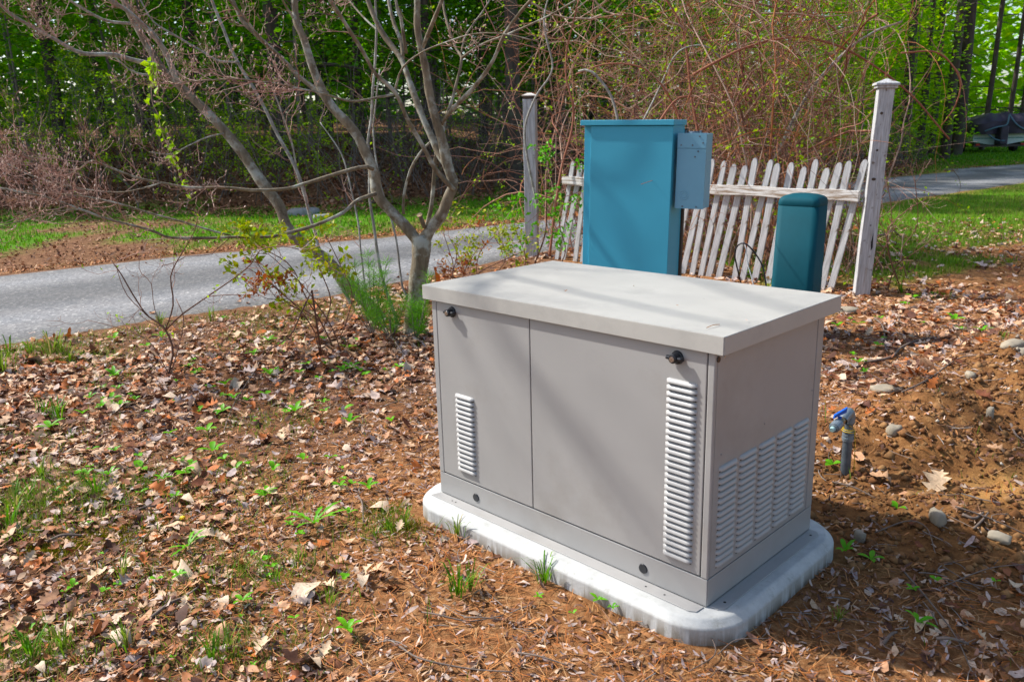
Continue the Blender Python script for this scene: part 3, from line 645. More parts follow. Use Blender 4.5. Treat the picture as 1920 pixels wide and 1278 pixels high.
magn = empty('ornamental_tree', tuple(np.r_[P(768, 640, 6.05)[:2], 0]))
tag(magn, 'multi stemmed bare tree with silver grey bark beside the generator', 'tree')
O0 = np.array(magn.location)
YB = 6.05
limbs = dict(
 trunk=([(768,665),(769,640),(776,590),(783,540),(787,495),(790,455),(788,440)], 46, 47, YB, YB),
 L1=([(792,470),(773,440),(737,399),(708,362),(698,316),(680,272),(655,232),(618,194),(596,150),(571,78),(556,41),(553,0),(545,-80),(520,-220)], 36, 12, YB, YB+.35),
 R1=([(788,468),(803,435),(828,402),(844,366),(851,345),(840,313),(830,266),(812,200),(799,125),(790,88),(782,50),(780,0),(772,-90),(790,-240)], 38, 9, YB, YB-.15),
 R1b=([(792,92),(800,70),(812,41),(826,6),(850,-70),(880,-190)], 13, 6, YB-.1, YB-.4),
 R2=([(838,312),(820,282),(793,219),(771,156),(755,116),(737,88),(712,53),(690,0),(660,-90),(640,-200)], 21, 9, YB-.05, YB+.5),
 R2a=([(755,112),(752,75),(741,47),(730,0),(722,-90)], 12, 7, YB+.2, YB+.5),
 R2b=([(762,100),(756,60),(752,31),(743,0),(748,-110)], 10, 6, YB+.2, YB+.1),
 R3=([(852,356),(818,319),(790,269),(762,219),(741,171),(705,138),(680,97),(655,59),(630,19),(612,-10),(570,-110),(520,-200)], 15, 8, YB-.12, YB-.9),
 R3a=([(741,168),(755,128),(793,97),(840,78),(887,64),(949,64),(1010,78)], 6, 3, YB-.4, YB-.9),
 R3b=([(738,177),(705,183),(668,191),(643,188),(605,175),(558,166),(511,156),(430,148),(330,156)], 7, 3, YB-.4, YB-1.3),
 R4=([(826,236),(849,207),(896,156),(928,110),(949,63),(975,25),(996,0),(1050,-60),(1110,-110)], 13, 7, YB-.05, YB-.8),
 R5=([(828,262),(836,225),(852,175),(865,110),(856,94),(840,47),(830,6),(826,-90)], 10, 6, YB, YB+.6),
 R5a=([(866,108),(903,85),(949,66),(1012,38),(1075,3),(1150,-40)], 8, 4, YB+.2, YB-.3),
 R5b=([(865,98),(871,70),(884,50),(918,0),(940,-70)], 6, 4, YB+.2, YB+.7),
 R6=([(757,402),(757,380),(760,350),(771,313),(795,276),(822,254)], 9, 6, YB+.05, YB+.05),
 R7=([(800,424),(806,395),(812,344),(815,300),(818,282)], 13, 10, YB+.08, YB+.02),
 L0=([(715,63),(680,31),(655,3),(620,-50)], 6, 5, YB+.5, YB+.9),
 L3=([(628,205),(600,176),(558,141),(521,103),(480,66),(454,37),(437,0),(400,-90),(380,-170)], 15, 9, YB+.2, YB+.6),
 L3a=([(556,140),(525,108),(488,74),(454,30),(410,-20),(360,-80)], 9, 5, YB+.4, YB-.3),
 L4=([(556,42),(533,6),(505,-60)], 8, 5, YB+.3, YB),
 L1a=([(705,364),(691,369),(669,377),(647,397),(620,410),(587,423),(546,435),(505,443),(450,442),(387,446),(320,445),(286,433),(202,411),(148,391),(94,371),(0,354),(-80,330)], 12, 5, YB-.02, YB-1.3),
 L1a2=([(434,441),(390,430),(336,414),(286,401),(219,381),(151,367),(50,359),(0,352),(-70,345)], 6, 4, YB-.65, YB-1.0),
 L1a3=([(150,392),(95,398),(50,412),(0,424)], 4, 2.5, YB-1.1, YB-1.5),
 L1b=([(698,318),(680,314),(630,327),(571,344),(536,354),(480,356),(427,352),(353,353),(303,343),(252,330),(188,304),(168,302),(135,323),(80,310),(20,280)], 12, 4, YB-.02, YB-.9),
 L1b2=([(303,343),(270,352),(229,360),(180,357),(135,350),(60,330),(0,300)], 4.5, 3, YB-.6, YB-.7),
)
LM = {}
for k, (pts, w0, w1, d0, d1) in limbs.items():
    LK[0] = .36 if k == 'trunk' else .31
    c, r = limb(pts, w0, w1, d0, d1, dens=18); LM[k] = (c, r)
    if k == 'trunk': r = r*(1+.35*np.exp(-np.linspace(0, 7, len(r)))); c[0, 2] = -.1
    o = limb_obj('trunk' if k == 'trunk' else 'branch', c - O0, r, M['bark'], magn, 14 if k in ('trunk', 'L1', 'R1') else 8)
c, r = limb([(795,426),(791,414),(786,403)], 13, 12, YB-.03, YB-.08); limb_obj('branch_stub', c-O0, r, M['bark'], magn)
q = MB(); e0 = c[-1]-O0; e1 = (c[-1]-c[-2]); e1 = e1/np.linalg.norm(e1); q.cyl(tuple(e0), tuple(e0+e1*.004), .0225, .022, 14); q.build('cut_face', M['cutwood'], magn)
def wlimb(name, pts, r0, r1):
    c = spline(pts, 26); c += rng.normal(0, .008, c.shape); r = np.linspace(r0, r1, 26); LM[name] = (c, r); limb_obj('branch', c-O0, r, M['bark'], magn, 7)
e_ = {k: LM[k][0][-1] for k in LM}
wlimb('O1', [e_['R3'], (-1.6,4.6,3.6), (-1.9,3.9,4.3), (-2.0,3.1,4.9), (-1.9,2.4,5.3)], .022, .010)
wlimb('O2', [e_['L3'], (-2.9,5.6,4.4), (-3.1,4.8,5.0), (-3.2,3.9,5.5), (-3.1,3.0,5.8)], .024, .010)
wlimb('O3', [e_['R1'], (-1.5,5.3,4.2), (-2.1,4.6,4.9), (-2.7,3.7,5.3), (-3.4,2.9,5.5)], .022, .009)
wlimb('O4', [e_['L3a'], (-2.7,4.6,3.7), (-2.6,4.0,4.0), (-2.3,3.3,4.3), (-2.2,2.6,4.6)], .017, .008)
wlimb('O5', [e_['R1b'], (-1.2,4.9,3.9), (-1.5,4.3,4.4), (-2.1,3.7,4.6), (-2.9,3.3,4.9)], .02, .008)
wlimb('O6', [e_['L1'], (-1.9,6.4,4.3), (-2.4,5.8,5.2), (-3.3,5.0,6.0), (-4.0,4.0,6.5)], .026, .010)
wlimb('O7', [e_['L4'], (-2.4,5.1,3.5), (-2.7,4.5,3.9), (-3.1,3.9,4.2), (-3.4,3.2,4.4)], .021, .009)
wlimb('O8', [e_['L3a'], (-2.9,4.9,3.9), (-3.2,4.5,4.3), (-3.6,4.1,4.7), (-4.1,3.5,5.0)], .020, .009)
tw = []
for k in ('O7','O8'): twigs_from(*LM[k], 14, .8, .2, .3, 1.0, 2, tw, .5, .006)
for k in ('O1','O2','O3','O4','O5','O6'): twigs_from(*LM[k], 9, .6, .2, .3, 1.0, 2, tw, .5)
for k, n_, L in (('L1a', 20, .5), ('L1a2', 16, .42), ('L1a3', 6, .3), ('L1b', 24, .45), ('L1b2', 16, .4), ('R3b', 30, .34), ('R3a', 5, .3), ('L3', 10, .4), ('L3a', 10, .4), ('L4', 6, .3), ('R3', 6, .4), ('L0', 4, .3), ('R5b', 4, .3), ('R2', 4, .3), ('L1', 6, .4)):
    twigs_from(*LM[k], n_, L*.85, .24, .42, 1.0, 3, tw, .22)
twig_mesh([(a-O0, b_) for a, b_ in tw], 'twigs', M['twig'], magn); buds([(a-O0, b_) for a, b_ in tw], magn)

# second tree: leaning trunk going up to the left
LK[0] = .37
lean = empty('leaning_tree', tuple(np.r_[P(742, 622, 6.55)[:2], 0])); tag(lean, 'leaning bare tree trunk slanting up to the left across the driveway', 'tree'); O1 = np.array(lean.location)
LT = dict(
 trunk=([(748,650),(735,628),(705,585),(655,536),(612,487),(587,470),(560,450),(540,424),(524,386),(499,353),(464,303),(417,242),(370,192),(333,158),(303,131),(283,98),(252,44),(232,0),(205,-80),(190,-180)], 36, 11, 6.55, 7.3),
 a=([(335,160),(310,101),(290,72),(269,50),(236,20),(205,0),(150,-60)], 15, 8, 7.0, 6.6),
 b=([(290,121),(262,117),(236,111),(209,103),(151,98),(101,74),(50,44),(17,24),(0,7),(-60,-30)], 11, 6, 7.0, 6.2),
 c=([(244,45),(202,40),(168,24),(131,0),(90,-40)], 8, 5, 7.1, 6.6),
 d=([(282,141),(262,140),(240,130),(215,108)], 6, 3, 7.0, 6.8),
 e=([(418,250),(385,258),(350,275),(320,290),(280,285)], 4, 2, 6.9, 6.3))
for k, (pts, w0, w1, d0, d1) in LT.items():
    c, r = limb(pts, w0, w1, d0, d1, dens=16); LM['T'+k] = (c, r)
    if k == 'trunk': c[0, 2] = -.1
    limb_obj('trunk' if k == 'trunk' else 'branch', c-O1, r, M['bark2'] if k != 'trunk' else M['bark'], lean, 12 if k == 'trunk' else 7)
tw = []
for k, n_, L in (('Tb', 20, .42), ('Ta', 10, .4), ('Tc', 10, .36), ('Td', 8, .3), ('Te', 9, .3)): twigs_from(*LM[k], n_, L*.85, .24, .3, 1.0, 3, tw, .25)
twigs_from(*LM['Ttrunk'], 22, .38, .38, .55, 1.0, 3, tw)
twig_mesh([(a-O1, b_) for a, b_ in tw], 'twigs', M['twig'], lean); buds([(a-O1, b_) for a, b_ in tw], lean)
# thin stems in the same clump
def stem_thing(lab, paths, mat=M['bark2'], tw_=(0, .3), grp=None, name='thin_stem', cat='sapling', leaf=None):
    b0_ = P(*paths[0][0][0], paths[0][3]); e = empty(name, (b0_[0], b0_[1], 0)); tag(e, lab, cat, grp); O = np.array(e.location); tws = []
    for i, (pts, w0, w1, d0, d1) in enumerate(paths):
        c, r = limb(pts, w0, w1, d0, d1, dens=18)
        if i == 0: c[0, 2] = min(c[0, 2], -.03)
        limb_obj('stem' if i == 0 else 'branch', c-O, r, mat, e, 6)
        if tw_[0]: twigs_from(c, r, tw_[0], tw_[1], .3, .3, 1, 2, tws, .6)
    if tws: twig_mesh([(a-O, b_) for a, b_ in tws], 'twigs', M['twig'], e)
    if leaf:
        ends = np.array([a[-1] for a, _ in tws] + [a[4] for a, _ in tws]); ends = ends[rng.random(len(ends)) < leaf[2]]
        pts_ = np.repeat(ends, leaf[3], 0); pts_ = pts_ + rng.normal(0, leaf[4], pts_.shape)
        leafmesh('leaves', pts_-O, leaf[1], M[leaf[0]], e, up=.1)
    return e
stem_thing('thin straight grey stem between the two tree trunks', [([(752,625),(735,575),(720,531),(710,487),(702,432),(694,375),(692,320),(690,266),(696,219),(702,131),(706,40),(700,-60)], 9, 5, 6.3, 6.6)], tw_=(3, .3))
stem_thing('slender pale stem leaning left behind the leaning trunk', [([(668,590),(645,545),(598,465),(592,440),(585,414),(568,353),(545,296),(518,246),(484,178),(451,124),(427,77),(397,0),(370,-80)], 10, 7, 7.2, 7.6), ([(450,118),(430,115),(410,114),(370,91),(323,64),(286,40),(262,0)], 6, 4, 7.4, 7.2), ([(556,320),(548,270),(530,215),(515,175)], 5, 3, 7.4, 7.3)], tw_=(8, .4))
stem_thing('thin dark stem rising through the pine seedling', [([(690,575),(683,528),(675,446),(668,400),(655,340),(640,290),(600,230)], 6, 3, 6.5, 6.8)], tw_=(5, .3))
stem_thing('thin pale stem standing just left of the main tree fork', [([(770,560),(755,540),(741,440),(710,330),(700,250),(704,200),(712,130)], 6, 3.5, 6.9, 7.1)], tw_=(4, .3))

# hanging vine with lime leaves
hv = spline([P(a, b_, 6.3) for a, b_ in ((283,122),(284,150),(285,190),(296,215),(304,250),(318,280),(330,310),(340,335),(352,362))], 40)
vine = empty('hanging_vine', tuple(hv[0])); tag(vine, 'strand of lime green leaves hanging from the leaning tree at left', 'vine'); Ov = np.array(vine.location)
limb_obj('stem', hv-Ov, np.full(40, .0022), M['twig'], vine, 4)
k_ = np.repeat(np.r_[np.arange(0, 40, 3), 0, 1, 1, 2, 3], 5); leafmesh('leaves', hv[k_]+rng.normal(0, .018, (len(k_), 3))-Ov, .05, M['lime'], vine, up=0, asp=.7)

LK[0] = .41
# ------------------------------------------------------------------ shrubs by the drive
s1 = [([(315,720),(318,690),(325,655),(308,614),(276,592),(252,558),(225,510),(208,488)], 6, 2, 5.0, 5.2),
      ([(310,620),(325,570),(320,520),(330,493),(350,460),(366,430),(373,395)], 3.5, 2, 5.0, 4.8),
      ([(312,618),(340,590),(390,555),(440,520),(470,495),(490,468),(530,462),(560,468)], 4, 2, 5.0, 4.6),
      ([(388,556),(430,552),(476,554)], 2.5, 1.5, 4.8, 4.7), ([(276,592),(240,556),(224,520),(217,492)], 2.5, 1.5, 5.1, 5.3),
      ([(300,612),(288,570),(283,530),(262,508),(262,470)], 2, 1.3, 5.0, 5.4), ([(320,700),(332,660),(345,600),(330,560)], 3, 2, 5.0, 5.3),
      ([(316,700),(280,640),(225,615),(165,600)], 2.5, 1.5, 5.0, 5.2)]
stem_thing('bare reddish shrub with thin arching stems at the driveway edge', s1, M['shrubstem'], (3, .22), name='bare_shrub', cat='shrub', leaf=('lime', .022, .25, 2, .006))
stem_thing('long thin cane bent in an arch over the leaf litter', [([(592,528),(575,565),(563,590),(545,628),(505,655),(460,663),(400,662)], 5, 2.5, 5.4, 5.0)], M['shrubstem'], name='arching_cane', cat='cane')
s2 = [([(625,650),(600,600),(575,560),(550,505),(520,480),(495,470)], 4, 2, 5.7, 5.6), ([(608,610),(620,560),(598,500),(590,460),(575,420)], 3.5, 2, 5.7, 5.8),
      ([(640,660),(620,610),(572,540),(530,500),(500,475),(470,480)], 3, 1.5, 5.5, 5.3), ([(600,600),(540,560),(505,530),(470,505)], 3, 1.5, 5.7, 5.5),
      ([(605,605),(560,580),(520,560),(490,520),(460,500)], 2.5, 1.5, 5.6, 5.3), ([(630,650),(650,600),(660,550),(640,500),(610,440)], 3, 2, 5.8, 5.9)]
stem_thing('twiggy shrub with yellow green drooping leaf clusters in front of the driveway', s2, M['shrubstem'], (5, .22), name='leafy_shrub', cat='shrub', leaf=('budleaf', .05, .42, 5, .022))
s3 = [([(600,640),(570,590),(535,555),(500,520),(470,470)], 3, 1.5, 5.4, 5.2), ([(560,580),(530,560),(510,520),(490,500)], 2, 1.2, 5.3, 5.2), ([(540,560),(500,560),(470,540),(450,515)], 2, 1.2, 5.3, 5.1)]
stem_thing('thin shrub with small rusty red young leaves in front of the driveway', s3, M['shrubstem'], (3, .18), name='red_leaf_shrub', cat='shrub', leaf=('redleaf', .035, .4, 5, .014))
s4 = [([(838,545),(850,500),(842,470),(830,432)], 3, 1.5, 6.9, 7.0), ([(860,560),(872,520),(860,480),(840,440)], 3, 1.5, 6.9, 7.2), ([(900,540),(893,500),(905,465),(930,440)], 3, 1.5, 7.2, 7.4),
      ([(870,545),(900,510),(940,490),(985,470)], 3, 1.5, 7.0, 7.2), ([(920,530),(950,480),(930,450),(925,420)], 2.5, 1.5, 7.4, 7.6)]
stem_thing('low shrub with rust and yellow green leaves right of the main trunk', s4, M['shrubstem'], (6, .25), name='leafy_shrub', cat='shrub', leaf=('budleaf', .04, .5, 4, .02))
s4b = [([(850,560),(848,515),(856,480),(850,452)], 2.5, 1.2, 6.8, 6.9), ([(880,560),(868,520),(880,490),(900,460)], 2.5, 1.2, 6.8, 6.9)]
stem_thing('thin stems with rusty leaf tufts behind the back left lid corner', s4b, M['shrubstem'], (4, .2), name='red_leaf_shrub', cat='shrub', leaf=('redleaf', .035, .5, 4, .016))
s5 = [([(1000,500),(1022,440),(1025,380),(1030,320),(1060,298),(1100,300)], 4, 2, 9.2, 8.8), ([(1040,520),(1060,470),(1050,420),(1062,360)], 3, 2, 9, 9), ([(980,520),(985,480),(970,440),(960,405)], 3, 2, 9, 9.2)]
stem_thing('green leaved sapling between the weathered post and the blue cabinet', s5, M['shrubstem'], (7, .28), name='green_sapling', cat='sapling', leaf=('weed', .055, .55, 4, .025))
s6 = [([(1690,545),(1668,480),(1665,430),(1700,395),(1740,372)], 4, 2, 7.4, 7.3), ([(1660,560),(1680,500),(1720,470),(1760,440)], 3, 1.5, 7.2, 7.0), ([(1668,480),(1640,440),(1650,400),(1642,370)], 2.5, 1.5, 7.4, 7.6), ([(1700,520),(1690,470),(1720,420),(1715,330)], 2.5, 1.5, 7.4, 7.3)]
stem_thing('dark leafless shrub right of the leaning white post', s6, M['shrubstem'], (5, .3), name='bare_shrub', cat='shrub')

# pine seedlings: tufts of soft needles
def needles(center, n, L, spread, up):
    d = rng.normal(0, 1, (n, 3)); d[:, 2] = np.abs(d[:, 2])*.6 + up; d /= np.linalg.norm(d, axis=1, keepdims=True)
    c = center + rng.normal(0, spread, (n, 3)); L = L*(.7+.5*rng.random((n, 1))); sd = np.cross(d, [[.3, .9, .1]]); sd /= np.linalg.norm(sd, axis=1, keepdims=True)
    dr = d.copy(); dr[:, 2] -= .35; V = np.stack([c-sd*.0011, c+sd*.0011, c+d*L*.55+sd*.001, c+d*L*.55-sd*.001, c+d*L*.55+dr*L*.45], 1).reshape(-1, 3); i = np.arange(n)[:, None]*5
    return V, i+np.array([0, 1, 2, 3]), i+np.array([3, 2, 4])
for lab, Yd, tufts, base_ in (('soft green pine seedling in front of the leaning trunk', 6.0, [(690,480),(665,500),(700,505),(670,530),(712,520),(650,515),(685,540),(640,530),(725,495)], (700,640)),
        ('bright green pine seedling left of the main trunk base', 5.9, [(700,575),(730,570),(715,600),(745,590),(690,590),(725,545),(760,560),(738,612),(705,555),(675,565)], (735,655)),
        ('small pine seedling against the foot of the main trunk', 5.85, [(783,580),(775,600),(795,590),(788,615),(800,560),(770,570),(805,520)], (780,650))):
    bp = P(*base_, Yd); e = empty('pine_seedling', (bp[0], bp[1], 0)); tag(e, lab, 'pine seedling'); O = np.array(e.location)
    V_, A_1, B_1, off = [], [], [], 0; cs = []
    for (tx, ty) in tufts:
        tp_ = P(tx, ty, Yd+rng.normal(0, .1)); root = np.array([bp[0], bp[1], .0]); c = spline([root, (root+tp_)/2+np.array([0,0,-.03]), tp_], 9); cs.append((c-O, np.linspace(.004, .002, 9)))
        for k in (4, 5, 6, 7, 8):
            V, a, b_ = needles(c[k], 30 if k > 5 else 8, .10, .012, .35); V_.append(V); A_1.append(a+off); B_1.append(b_+off); off += len(V)
    twig_mesh(cs, 'stem', M['greystem'], e, 4, None); o = mk('needles', np.vstack(V_)-O, [np.vstack(A_1), np.vstack(B_1)], M['pinegreen'], e); o['kind'] = 'stuff'

# orange marker flag
fp = P(818, 560, 7.0); fl = empty('marker_flag', (fp[0], fp[1], 0)); tag(fl, 'small orange marker flag behind the back left corner of the generator lid', 'flag')
q = MB(); q.cyl((0, 0, -.03), (.0, 0, P(818,505,7.0)[2]), .0018, .0018, 6); q.build('wire_stem', M['galv'], fl)
z0 = P(818,528,7.0)[2]; q = MB(); q.add([(.001, .001*0, z0), (.045, .02, z0-.005), (.038, .03, z0+.05), (.001, 0, z0+.10)], [(0, 1, 2, 3)]); f_ = q.build('pennant', M['orange'], fl); sm = f_.modifiers.new('solid', 'SOLIDIFY'); sm.thickness = .0008

# ------------------------------------------------------------------ bramble mass behind the fence
def canes(N, xr, yf, h0, n=16, step=.22, mode=0):
    x = rng.uniform(*xr, N); y = yf(x) + rng.uniform(-.2, 2.3, N); p = np.stack([x, y, T(x, y)], 1)
    if mode == 1: p[:, 2] += rng.uniform(.3, 3.4, N)
    d = rng.normal(0, .35, (N, 3)); d[:, 2] = 1.0 if mode == 0 else rng.normal(0, .5, N)
    if mode == 1: d[:, :2] *= 3
    d /= np.linalg.norm(d, axis=1, keepdims=True); cv = [p]; bend = rng.normal(0, .17, (N, 3)); st = step*(.5+rng.random((N, 1))); g = rng.uniform(.02, .16, (N, 1))
    for k in range(n-1):
        d = d + bend + rng.normal(0, .13, (N, 3)); d[:, 2:] -= g*(k/n if mode == 0 else .5); bend = bend*.93 + rng.normal(0, .05, (N, 3))
        d /= np.linalg.norm(d, axis=1, keepdims=True); p = p + d*st; p = p.copy(); low = p[:, 2] < .1; d[low, 2] = np.abs(d[low, 2]); cv.append(p)
    cv = np.stack(cv, 1); ta = np.linspace(1, .35, n)[None]; r = rng.choice([.0035, .005, .007, .012], N, p=[.35, .38, .2, .07])[:, None]*ta
    return cv, r
fy_ = lambda x: np.maximum(10.9 - 1.0*x, 7.9)
groups = [((.35, 1.5), 85, 45, 'open tangle of bare vines behind the weathered left post'), ((1.3, 2.6), 220, 210, 'dense tangle of bare brown vines rising behind the blue cabinet'),
          ((2.4, 3.9), 380, 500, 'dense tangle of bare brown vines behind the picket fence'), ((3.35, 3.75), 16, 8, 'loose bare vines reaching right past the leaning white post')]
for xr, n0_, n1_, lab in groups:
    xm = sum(xr)/2; e = empty('vine_tangle', (xm, float(fy_(np.array(xm))), 0)); tag(e, lab, 'vine tangle'); O = np.array(e.location)
    hs = .21 if xr[0] > 3.5 else .25
    for md_, nn in ((0, n0_), (1, n1_)):
        cv, r = canes(nn, xr, fy_, 0, step=hs*(1 if md_ == 0 else .75), mode=md_)
        rt = (cv[..., 0]/cv[..., 1]).max(1); kk_ = (rt < .475) | ((rt < .57) & (rng.random(len(rt)) < .15)); kk_ &= ((cv[..., 0]+cv[..., 1]).min(1) > 10.2) | (rng.random(len(rt)) < .03); kk_[0] |= not kk_.any(); cv, r = cv[kk_], r[kk_]
        V, F = tubes(cv-O, r, 4); o = mk('stems', V, F, M['bramble'], e); o['kind'] = 'stuff'
        if md_ == 0: big = cv
    # fine side twigs
    N2 = int((n0_+n1_)*3.2); src = cv[rng.integers(0, len(cv), N2), rng.integers(2, cv.shape[1], N2)]; d = rng.normal(0, 1, (N2, 3)); d /= np.linalg.norm(d, axis=1, keepdims=True)
    q_ = [src]; 
    for k in range(5): d = d + rng.normal(0, .3, (N2, 3)); d /= np.linalg.norm(d, axis=1, keepdims=True); q_.append(q_[-1]+d*.075)
    qk = np.stack(q_, 1); qk = qk[(qk[..., 0]/qk[..., 1]).max(1) < .49]; N2 = len(qk)
    V, F = tubes(qk-O, np.linspace(.0028, .0014, 6)[None]*np.ones((N2, 1)), 3); o = mk('twigs', V, F, M['bramble'], e); o['kind'] = 'stuff'
    nl = int((n0_+n1_)*.75); lp = np.concatenate([cv[rng.integers(0, len(cv), nl), rng.integers(0, 16, nl)], big[rng.integers(0, len(big), nl//2), rng.integers(8, 16, nl//2)]])
    leafmesh('leaves', np.repeat(lp, 4, 0)+rng.normal(0, .03, (len(lp)*4, 3))-O, .042, M['fbud'], e, up=.1)
# a few thick arching vines one can follow
arch = [([(1185,300),(1200,240),(1230,180),(1262,110),(1290,88),(1330,90),(1370,130)], 5, 9.0), ([(1300,330),(1280,250),(1260,190),(1210,130),(1140,120),(1080,140)], 5, 8.9),
        ([(1375,430),(1330,330),(1300,200),(1280,60),(1240,-20)], 7, 9.2), ([(1420,420),(1440,330),(1500,200),(1560,120),(1620,70),(1690,40)], 8, 9.0),
        ([(1480,400),(1450,330),(1440,240),(1400,170),(1380,60)], 7, 9.3), ([(1030,480),(1050,330),(1075,220),(1060,120),(1085,0)], 6, 9.4),
        ([(1010,400),(985,260),(1000,190),(1035,130),(1020,40),(1040,-40)], 6, 9.5), ([(1300,140),(1400,90),(1500,70),(1600,100),(1700,170),(1780,260)], 6, 8.6),
        ([(1690,100),(1760,100),(1800,150),(1790,200),(1765,235)], 4, 8.2), ([(1150,330),(1160,250),(1145,180),(1110,135),(1085,135)], 8, 8.8), ([(1215,330),(1225,250),(1265,190),(1300,180)], 7, 8.7)]
for i, (pts, wd, dd) in enumerate(arch):
    c, r = limb(pts, wd*1.1, wd*.6, dd, dd+.2, dens=14); o = limb_obj('arching_vine', c, r, M['bramble'] if i % 3 else M['bark2'], None, 6)
    labs = ['arching vine looping above the blue cabinet', 'vine bending left over the top of the blue cabinet', 'thick upright vine just right of the blue cabinet', 'long vine sweeping up right above the picket fence',
            'upright vine crossing the tangle above the pickets', 'tall vine between left post and blue cabinet', 'wavy vine passing behind the weathered left post', 'vine sweeping right above the leaning white post',
            'thin vine loop hanging right of the pointed post cap', 'forked pale stem standing above the left edge of the cabinet', 'pale bent stem standing above the middle of the cabinet']
    tag(o, labs[i], 'vine')

# ------------------------------------------------------------------ forest
def crown_pts(n, z0, z1, rx, layers=9, sag=.0):
    z = z0 + (z1-z0)*rng.random(n)**.9; lay = np.round((z-z0)/(z1-z0)*layers)/layers*(z1-z0)+z0; z = lay + rng.normal(0, .10, n)
    a = rng.random(n)*2*PI; k = np.round(a/(2*PI)*7)/7*2*PI + lay*2.4; a = k + rng.normal(0, .28, n); r = rx*np.sqrt(rng.random(n))*(1-.45*(z-z0)/(z1-z0))
    return np.stack([r*np.cos(a), r*np.sin(a), z - r*sag], 1)
def sapling_mesh(h, rx, n, size, mat, z0=.8, layers=10):
    c = crown_pts(n, z0, h, rx, layers, .06); V, F = leafquads(c, size, up=.9, asp=.7); return mk('crown', V, F, mat, smooth=False, link=False)
def trunk_mesh(h, r, mat, lean_=.0, dead=0, dz=(1, 9)):
    n = 12; z = np.linspace(-.2, h, n); c = np.stack([lean_*z + .03*np.sin(z*1.1), .03*np.cos(z*.9), z], 1); V, F = tubes(c[None], (r*np.linspace(1.1, .45, n))[None], 8); Vs, Fs, off = [V], [F], len(V)
    if dead:
        zz = rng.uniform(*dz, dead); a = rng.random(dead)*2*PI; L = rng.uniform(.7, 2.2, dead); s = np.linspace(0, 1, 5)
        cv = np.stack([zz[:, None]*lean_ + np.cos(a)[:, None]*L[:, None]*s, np.sin(a)[:, None]*L[:, None]*s, zz[:, None]+.15*s*L[:, None]-.25*s**2*L[:, None]], -1); V, F = tubes(cv, np.linspace(.022, .005, 5)[None]*np.ones((dead, 1)), 3); Vs.append(V); Fs.append(F+off)
    return mk('trunk', np.vstack(Vs), np.vstack(Fs), mat, smooth=True, link=False)
pine_cr = []  # crowns mostly above the view, added to darken the woods below
for k in range(3):
    c = crown_pts(380, 8.0+k, 15.5, 3.4, 9, .1); V, F = leafquads(c, .62, up=.8, asp=.8); pine_cr.append(mk('crown', V, F, M['canopy'], link=False))
trk = [trunk_mesh(15, .14, M['fbark'], 0, 26), trunk_mesh(15, .18, M['fbark'], .02, 34), trunk_mesh(15, .13, M['fbark'], .05, 20), trunk_mesh(15, .15, M['fbark'], -.03, 24), trunk_mesh(15, .26, M['fbark'], .01, 20)]
lowgreen = [sapling_mesh(5.2+k*.5, 2.0, 2300, .13, M['fgreen'], 1.7, 12) for k in range(3)]
lowlime = [sapling_mesh(6.5+k*.6, 2.3, 2600, .15, M['flime'], .5, 15) for k in range(3)]
thinst = trunk_mesh(6, .035, M['greystem'], .03, 14, (.5, 5)); thinst2 = trunk_mesh(6, .045, M['greystem'], -.05, 14, (.5, 5))
def at(px, Yd): return (px-960)/FPX*Yd*1.0 + .0
def sector(px):
    return 'beyond the far left twigs' if px < 300 else 'behind the leaning trunk' if px < 620 else 'behind the main bare tree' if px < 960 else 'behind the blue cabinet' if px < 1290 else 'behind the picket fence' if px < 1640 else 'right of the leaning white post' if px < 1925 else 'out at the right edge'
def pine(px, Yd, v, lab, grp=None, s=1, crown=True, dx=0, rotz=None):
    x = at(px, Yd*.99); e = empty('forest_tree', (x, Yd, float(T(x, Yd))), (0, 0, rng.random()*6.28 if rotz is None else rotz)); tag(e, lab, 'forest tree', grp); e.scale = (s, s, 1)
    inst('trunk', trk[v], e)
    if crown: inst('crown', pine_cr[rng.integers(3)], e, (0, 0, rng.uniform(-.6, .6)), (0, 0, rng.random()*6))
    return e
spec = [(1690, 33, 1, 'dark straight trunk above and right of the leaning white post'), (1722, 35, 0, 'second dark trunk right of the leaning white post'), (1745, 38, 3, 'narrow dark trunk third from the leaning white post'),
        (1772, 34, 1, 'thick dark trunk midway between leaning post and covered boat'), (1790, 38, 4, 'thickest mossy trunk left of the covered boat'), (1838, 44, 2, 'slim leaning trunk just left of the covered boat'),
        (1880, 47, 2, 'leaning dark trunk directly behind the covered boat'), (1902, 50, 2, 'right one of two leaning trunks behind the covered boat'),
        (975, 20.5, 1, 'thick dark trunk just left of the weathered fence post'), (820, 24, 1, 'dark trunk behind the upright limbs of the bare tree'), (545, 21, 1, 'dark trunk between the limbs left of the bare tree'), (918, 26, 0, 'narrow dark trunk left of the weathered fence post trunk'),
        (1055, 27, 4, 'dark trunk above the gap between post and blue cabinet'), (1120, 30, 0, 'dark trunk seen above the left half of the blue cabinet')]
for px, Yd, v, lab in spec:
    e = pine(px, Yd, v, lab, rotz=0 if v in (2, 3) else None, crown=px not in (975, 918, 1055, 1120, 820))
    if px > 1600: e.scale = (1, 1, 1.6)
lanes = 'trees of the forest behind the driveway'
k = 0
